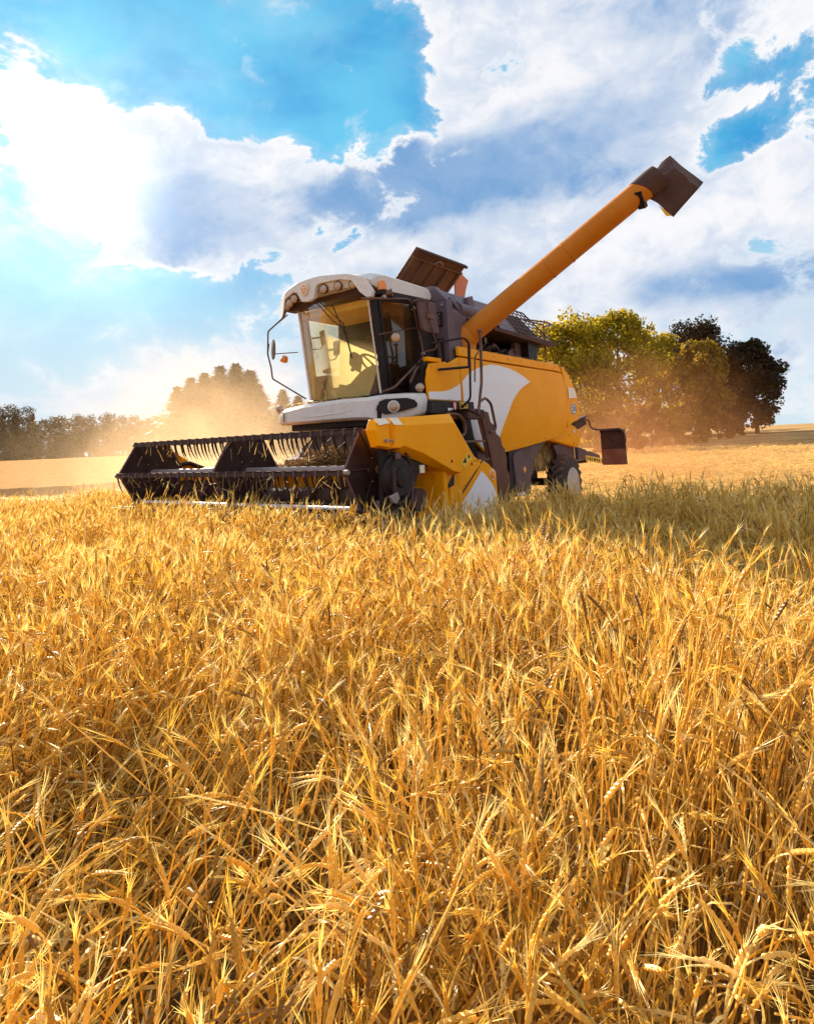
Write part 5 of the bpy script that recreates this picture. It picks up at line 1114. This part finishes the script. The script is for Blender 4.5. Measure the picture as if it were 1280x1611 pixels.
# tine: a curved, tapering finger hanging from its bar
bm = B(); tp = [Vector((0, 0, -0.01)), Vector((-0.006, 0, -0.07)), Vector((-0.022, 0, -0.14)), Vector((-0.05, 0, -0.21)), Vector((-0.09, 0, -0.29))]
rw = [0.027, 0.024, 0.018, 0.011, 0.003]; rings_ = []
for p, w_ in zip(tp, rw): rings_.append([bm.verts.new((p.x + dx * w_ * 0.6, p.y + dy * w_, p.z)) for dx, dy in ((1, 0), (0, 1), (-1, 0), (0, -1))])
for a, b_ in zip(rings_, rings_[1:]):
    for k in range(4): bm.faces.new((a[k], a[(k + 1) % 4], b_[(k + 1) % 4], b_[k]))
bm.faces.new(rings_[0]); bm.faces.new(rings_[-1])
tine = build('tine', bm, BLACK, reel, smooth=True); td = tine.data; first = True
NT = 27; rt = random.Random(2)
for hx, hz_ in hexv:
    bm = B(); prism(bm, [(hx - 0.012, hz_ - 0.040), (hx + 0.018, hz_ - 0.040), (hx + 0.018, hz_ + 0.004), (hx - 0.012, hz_ + 0.018), (hx - 0.018, hz_ + 0.004)], -2.82, 2.22); bar = build('reel_bar', bm, REELM, reel)
    bm = B(); prism(bm, [(hx - 0.020, hz_ + 0.019), (hx + 0.010, hz_ + 0.019), (hx + 0.010, hz_ + 0.023), (hx - 0.020, hz_ + 0.023)], -2.82, 2.22)
    for k in range(NT): box(bm, hx - 0.022, hx + 0.024, -2.76 + k * 0.1875 - 0.012, -2.76 + k * 0.1875 + 0.012, hz_ - 0.052, hz_ + 0.030)
    cl_ = build('tine_clamps', bm, PLUM, reel); cl_['kind'] = 'stuff'
    for k in range(NT):
        if first: o_ = tine; first = False
        else: o_ = link('tine', td, None, reel)
        o_.location = (hx, -2.76 + k * 0.1875, hz_ - 0.03); o_.rotation_euler = (rt.gauss(0, 0.05), rt.gauss(0.05, 0.05), rt.gauss(0, 0.1))
bm = B(); lathe(bm, [(-0.03, 0.03), (0.03, 0.03)], (hexv[0][0], 2.22, hexv[0][1]), (0, 1, 0), 12); build('bar_joint', bm, STEEL, reel)
bm = B(); tube(bm, [(-0.33, 2.24, 1.33), (-1.1, 2.26, 1.45), (-1.5, 2.26, 1.34)], 0.04, 6); tube(bm, [(-0.33, -2.84, 1.33), (-1.1, -2.86, 1.45), (-1.5, -2.86, 1.30)], 0.04, 6); build('reel_arm', bm, BLACK, hd)

# chaff lying on the ledges and straw caught in the reel
def flat_chaff(u0, u1, b0, b1, z):
    def f(r):
        a = r.uniform(0, 6.28); return Vector((r.uniform(u0, u1), r.uniform(b0, b1), z + r.random() * 0.012)), Vector((math.cos(a), math.sin(a), r.gauss(0, 0.12))) * r.uniform(0.02, 0.07)
    return f
straw_lump('chaff_on_deck', 420, flat_chaff(-3.7, -7.6, 1.18, 1.34, 3.275), root, 21, wid=0.003)
straw_lump('chaff_on_platform', 260, flat_chaff(-2.5, -3.7, 1.05, 1.48, 2.292), root, 22, wid=0.003)
straw_lump('chaff_on_bumper', 160, flat_chaff(-1.85, -1.98, -1.1, 0.6, 2.385), root, 23, wid=0.003)
def caught(r):
    k = r.choice((0, 1, 5)); hx, hz_ = hexv[k]; a = r.uniform(0, 6.28)
    return Vector((hx + r.gauss(0, 0.04), r.uniform(-2.7, 2.1), hz_ - abs(r.gauss(0.05, 0.1)))), Vector((r.gauss(0, 0.05), r.gauss(0, 0.08), -r.uniform(0.03, 0.2)))
straw_lump('caught_straw', 240, caught, root, 24, wid=0.003)
# ------------------------------------------------------------------ trees
def tree_broad(name, x, y, h, w, leafm, seed, leaves=5200, leaf=0.48, trunk_h=0.22, label='', group=None, base_w=0.75, clumps=70, lift=0.0):
    rnd = random.Random(seed); z0 = float(gz(x, y)); r_ = bpy.data.objects.new(name, None); C.objects.link(r_); r_.location = (x, y, z0)
    tag(r_, label, 'tree' if 'tree' in name else 'bush', group)
    bm = B(); top = h * 0.8; lim = []
    pts = [Vector((0, 0, -0.3)), Vector((rnd.gauss(0, 0.1), rnd.gauss(0, 0.1), h * 0.2)), Vector((rnd.gauss(0, 0.3), rnd.gauss(0, 0.3), h * 0.5)), Vector((rnd.gauss(0, 0.5), rnd.gauss(0, 0.5), top))]
    tube(bm, pts, h * 0.026, 8, taper=0.2)
    cen = []
    for k in range(clumps):
        t = rnd.random() ** 0.8; zz = h * (trunk_h + (0.96 - trunk_h) * t)
        prof = math.sin(math.pi * min(1, 0.16 + 0.80 * t)) ** 0.62 * (base_w + (1 - base_w) * t) if t < 0.55 else math.sqrt(max(0, 1 - ((t - 0.45) / 0.58) ** 2))
        a = rnd.uniform(0, 6.28); rr_ = w / 2 * prof * math.sqrt(rnd.uniform(0.25, 1.0)) * rnd.uniform(0.8, 1.12)
        cen.append((Vector((rr_ * math.cos(a), rr_ * math.sin(a), zz)), rnd.uniform(0.065, 0.12) * h))
    for k in range(10):
        c, s_ = cen[k * 5 % len(cen)]; st = pts[1].lerp(pts[2], rnd.random()); mid = st.lerp(c, 0.5) + Vector((0, 0, -0.03 * h)); tube(bm, [st, mid, c], h * 0.009, 5, taper=0.25)
    build('trunk', bm, BARK, r_, smooth=True)
    V = []; Fc = []
    for k in range(leaves):
        c, s_ = cen[rnd.randrange(len(cen))]; d = Vector((rnd.gauss(0, 1), rnd.gauss(0, 1), rnd.gauss(0, 0.75))).normalized() * s_ * rnd.uniform(0.35, 1.0) ** 0.6
        p = c + d; n = (d.normalized() + Vector((rnd.gauss(0, 0.7), rnd.gauss(0, 0.7), rnd.gauss(0.3, 0.7)))).normalized()
        t1_ = n.cross(Vector((rnd.gauss(0, 1), rnd.gauss(0, 1), rnd.gauss(0, 1)))).normalized(); t2_ = n.cross(t1_); s = leaf * rnd.uniform(0.55, 1.2)
        if p.z < 0.15: p.z = 0.15
        i = len(V); V += [tuple(p - t1_ * s * 0.5), tuple(p + t2_ * s * 0.33), tuple(p + t1_ * s * 0.55), tuple(p - t2_ * s * 0.33 + n * s * 0.12)]; Fc.append((i, i + 1, i + 2, i + 3))
    me = bpy.data.meshes.new('crown'); me.from_pydata(V, [], Fc); me.update(); link('crown', me, leafm, r_)
    return r_
def broad_mesh(h, w, seed, leafm):
    t_ = tree_broad('forest_tree', 0, 0, h, w, leafm, seed, leaves=3000, leaf=0.5, trunk_h=0.03, base_w=1.0, clumps=40, label='x')
    ms_ = [[c for c in t_.children if c.name.startswith(n)][0].data for n in ('crown', 'trunk')]
    for c in list(t_.children): bpy.data.objects.remove(c)
    bpy.data.objects.remove(t_); return ms_
def conifer_mesh(h, w, seed, leafm):
    rnd = random.Random(seed); V = []; Fc = []
    for k in range(620):
        t = rnd.random() ** 1.15; zz = h * (0.02 + 0.95 * t); L_ = w / 2 * (1 - t) ** 0.95 * rnd.uniform(0.62, 1.25) + 0.08
        a = rnd.uniform(0, 6.28); dirv = Vector((math.cos(a), math.sin(a), 0)); sd_ = Vector((-math.sin(a), math.cos(a), 0)); dr_ = rnd.uniform(-0.45, 0.30)
        for j in range(6):
            f = rnd.uniform(0.25, 1.0); p = dirv * L_ * f + sd_ * rnd.gauss(0, 0.16) * L_ + Vector((0, 0, zz - dr_ * L_ * f * f + rnd.gauss(0, 0.12)))
            wd = rnd.uniform(0.08, 0.20) * (1.3 - f * 0.6); s = rnd.uniform(0.22, 0.5); up_ = Vector((0, 0, rnd.gauss(0.05, 0.22)))
            i = len(V); V += [tuple(p - sd_ * wd), tuple(p - dirv * s * 0.6 - up_ * 0.5), tuple(p + sd_ * wd), tuple(p + dirv * s + up_)]; Fc.append((i, i + 1, i + 2, i + 3))
    me = bpy.data.meshes.new('crown'); me.from_pydata(V, [], Fc); me.update(); me.materials.append(leafm)
    bm = B(); tube(bm, [(0, 0, -0.3), (0, 0, h * 0.5), (0, 0, h * 0.98)], h * 0.016, 6, taper=0.1); mt = bpy.data.meshes.new('trunk'); bm.to_mesh(mt); bm.free(); mt.materials.append(BARK)
    return me, mt
def ptx(px, depth): return (px - 646) / 1010 * depth
TG = 'broadleaf trees at the edge of the field on the right'
def rt_tree(px, top, depth, wpx, m, seed, label, **k):
    x = ptx(px, depth); z = float(gz(x, depth)); base = 700 - (px - 646) * 0.0437; h = (base - top) / 1010 * depth + EYE - z
    return tree_broad('broadleaf_tree', x, depth, h, wpx / 1010 * depth, m, seed, label=label, group=TG, **k)
rt_tree(902, 492, 74, 138, LEAF_G, 1, 'golden green tree directly behind the rear of the combine, leftmost of the tree group', leaves=16000, trunk_h=0.02, base_w=1.0, clumps=110)
rt_tree(978, 490, 78, 150, LEAF_G, 2, 'broad golden green tree second from the left, dust drifting in front of it', leaves=18000, trunk_h=0.02, base_w=1.0, clumps=120)
rt_tree(1040, 518, 84, 84, LEAF_G, 3, 'narrow yellow green tree between the golden trees and the tall dark tree', leaves=7000, trunk_h=0.1)
rt_tree(1108, 502, 86, 100, LEAF_D, 4, 'tall dark tree with the highest crown of the right hand clump', leaves=11000, trunk_h=0.16, clumps=80)
rt_tree(1116, 536, 76, 72, LEAF_M, 5, 'sunlit olive tree standing in front of the tall dark tree', leaves=9500, trunk_h=0.16, clumps=60)
rt_tree(1192, 537, 80, 88, LEAF_D, 6, 'round dark tree at the right end of the group with its trunk showing', leaves=12500, trunk_h=0.13, clumps=95)
rt_tree(1072, 560, 90, 50, LEAF_D, 7, 'dark slim tree seen in the gap left of the sunlit olive tree', leaves=3000, trunk_h=0.1)
rt_tree(1158, 575, 84, 56, LEAF_D, 12, 'dark low tree filling the gap between the olive tree and the round dark tree', leaves=7000, trunk_h=0.06)
BG = 'bushes under the trees on the right'
def bush(px, top, depth, wpx, m, seed, label, n=4200):
    x = ptx(px, depth); z = float(gz(x, depth)); base = 700 - (px - 646) * 0.0437; h = (base - top) / 1010 * depth + EYE - z
    return tree_broad('bush', x, depth, max(h, 0.8), wpx / 1010 * depth, m, seed, leaves=n, leaf=0.34, trunk_h=0.03, label=label, group=BG, base_w=1.0, clumps=26)
bush(940, 650, 50, 70, BUSHM, 21, 'reddish brown bush just behind the light board of the combine')
bush(985, 646, 52, 72, BUSHM, 22, 'brown bush under the broad golden tree')
bush(1022, 638, 54, 74, BUSHM, 23, 'tall golden brown bush left of the sunlit olive tree', 4800)
bush(1062, 640, 60, 62, LEAF_M, 24, 'yellow topped bush below the slim dark tree')
bush(1094, 645, 66, 56, LEAF_M, 25, 'yellow topped bush below the sunlit olive tree')
bush(1130, 648, 70, 62, BUSHM, 26, 'low bush between the olive tree and the trunk of the round dark tree')
bush(1154, 648, 76, 52, LEAF_D, 27, 'dark bush left of the trunk of the round dark tree')
for q, (px, top) in enumerate(((1000, 640), (1040, 636), (1075, 640), (1105, 642), (1135, 640), (1165, 645), (925, 640), (965, 636))):
    bush(px, top, 89, 70, LEAF_D, 300 + q, 'dark undergrowth bush deep between the trunks, %s' % ('farthest left', 'second from the left', 'under the slim dark tree', 'behind the yellow topped bush', 'behind the low brown bush', 'beside the trunk of the round dark tree', 'behind the rear of the combine', 'behind the light board')[q], 2600)
# spruces and the forest on the left
meshes = [conifer_mesh(14, 6.2, 31, NEEDLE), conifer_mesh(15, 7.4, 32, NEEDLE), conifer_mesh(12, 5.0, 33, NEEDLE)]
def conifer(name, px, top, depth, k, label, group, ws=1.0):
    x = ptx(px, depth); z = float(gz(x, depth)); base = 700 - (px - 646) * 0.0437; h = (base - top) / 1010 * depth + EYE - z
    o = bpy.data.objects.new(name, None); C.objects.link(o); tag(o, label, 'tree', group); o.location = (x, depth, z); s = h / (14, 15, 12, 14, 14)[k]
    o.scale = (s * ws, s * ws, s); o.rotation_euler = (0, 0, px * 1.7)
    link('crown', meshes[k][0], None, o); link('trunk', meshes[k][1], None, o); return o
SG = 'tall spruces behind the dust'
for px, top, dp, k, lb in ((278, 606, 108, 0, 'spruce on the left edge of the dusty spruce group'), (300, 592, 112, 1, 'spruce second from the left in the dusty group'), (322, 584, 106, 0, 'spruce in the middle left of the dusty group'), (346, 573, 110, 1, 'spruce with the broad top in the middle of the dusty group'), (372, 570, 108, 0, 'tallest spruce of the dusty group'), (394, 580, 112, 2, 'slim spruce right of the tallest one'), (408, 604, 106, 1, 'spruce on the right edge of the dusty group, towards the cab'), (446, 612, 116, 0, 'small spruce just left of the cab'), (470, 622, 120, 2, 'small spruce half hidden by the cab corner')):
    conifer('spruce', px, top, dp, k, lb, SG, 2.3)
FG = 'forest edge across the far field on the left'
rf_ = random.Random(77); fm = [conifer_mesh((14, 15, 12)[i], 5.6, 61 + i, NEEDLE_F) for i in range(3)] + [broad_mesh(14, 6.0, 71, NEEDLE_F), broad_mesh(14, 7.0, 72, NEEDLE_F)]; meshes = fm
pxs = -330
i = 0
while pxs < 640:
    top = 654 + rf_.gauss(0, 4) - (4 if pxs < 60 else 0) + 4 * math.sin(pxs * 0.03)
    if 405 < pxs: top = 655 + rf_.gauss(0, 3)
    conifer('forest_tree', pxs, top, 150 + rf_.uniform(-8, 10), rf_.choice((0, 1, 2, 3, 4, 3, 4)), 'dark tree in the closed forest edge beyond the far field', FG, rf_.uniform(1.2, 1.7))
    pxs += rf_.uniform(9, 15); i += 1
for px, top, lb in ((8, 636, 'feathery broadleaf tree at the left edge of the picture above the forest line'), (34, 640, 'round light broadleaf tree second from the left edge above the forest line'), (-30, 640, 'broadleaf tree just outside the left edge of the picture')):
    x = ptx(px, 144); z = float(gz(x, 144)); tree_broad('forest_tree', x, 144, (728 - top) / 1010 * 144 + EYE - z, 7.5, LEAF_D, px + 200, leaves=2500, leaf=0.35, label=lb, group=None, clumps=30)
for q in range(34):
    px = -330 + q * 29; x = ptx(px, 141); tree_broad('undergrowth_bush', x, 141 + rf_.uniform(-2, 2), rf_.uniform(3.5, 6.5), rf_.uniform(5, 7), LEAF_D, 400 + q, leaves=700, leaf=0.5, trunk_h=0.02, label='dark undergrowth bush along the foot of the forest edge', group='undergrowth along the forest edge', base_w=1.0, clumps=14)

# ------------------------------------------------------------------ dust blown out by the combine
def dust(name, lo, hi, blobs, dens, colr, nscale, label, aniso=0.35):
    bm = B(); x0, y0, z0 = lo; x1, y1, z1 = hi
    vs = [bm.verts.new(p) for p in ((x0, y0, z0), (x1, y0, z0), (x1, y1, z0), (x0, y1, z0), (x0, y0, z1), (x1, y0, z1), (x1, y1, z1), (x0, y1, z1))]
    for f in ((0, 3, 2, 1), (4, 5, 6, 7), (0, 1, 5, 4), (1, 2, 6, 5), (2, 3, 7, 6), (3, 0, 4, 7)): bm.faces.new([vs[i] for i in f])
    m = bpy.data.materials.new(name); m.use_nodes = True; t = m.node_tree; t.nodes.clear()
    o = t.nodes.new('ShaderNodeOutputMaterial'); v = t.nodes.new('ShaderNodeVolumePrincipled'); v.inputs['Color'].default_value = (*colr, 1); v.inputs['Anisotropy'].default_value = aniso
    oc = t.nodes.new('ShaderNodeTexCoord').outputs['Object']; s = t.nodes.new('ShaderNodeSeparateXYZ'); t.links.new(oc, s.inputs[0]); x, y, z = (N(t, s.outputs[i]) for i in range(3))
    n1 = noise(t, oc, nscale, 4.0, 0.65, 1.2)
    tot = None
    for (cx, cy_, cz, sx, sy, sz, a) in blobs:
        p = (x - cx) / sx; q = (y - cy_) / sy; r = (z - cz) / sz; e = ((p * p + q * q + r * r) * -1.0).exp() * a; tot = e if tot is None else tot + e
    d = (tot * (n1.ss(0.30, 0.68) * 1.6 + 0.1) - 0.06).max(0.0) * dens
    t.links.new(d.s, v.inputs['Density']); t.links.new(v.outputs[0], o.inputs['Volume'])
    ob = build(name, bm, m, None); tag(ob, label, 'dust cloud', kind='stuff'); return ob
dust('dust_cloud', (-22, 12.6, 0.02), (-1.5, 44, 8.5), [(-7.6, 22, 0.6, 3.0, 6, 1.9, 1.4), (-6.0, 20, 1.8, 2.6, 5, 1.9, 1.1), (-7.8, 25, 3.4, 2.8, 5, 2.2, 0.45), (-10.5, 28, 0.6, 3.0, 6, 1.6, 0.10)], 0.055, (0.98, 0.68, 0.40), 0.35, 'cream dust cloud glowing in the sun behind the header and left of the cab')
dust('dust_cloud', (3.2, 17.0, 0.1), (20, 44, 7.5), [(8.0, 24, 0.6, 4.5, 7, 1.3, 0.9), (9.3, 27, 2.6, 2.6, 6, 2.0, 0.7)], 0.060, (0.84, 0.36, 0.14), 0.4, 'orange brown dust cloud drifting behind the rear of the combine in front of the trees')
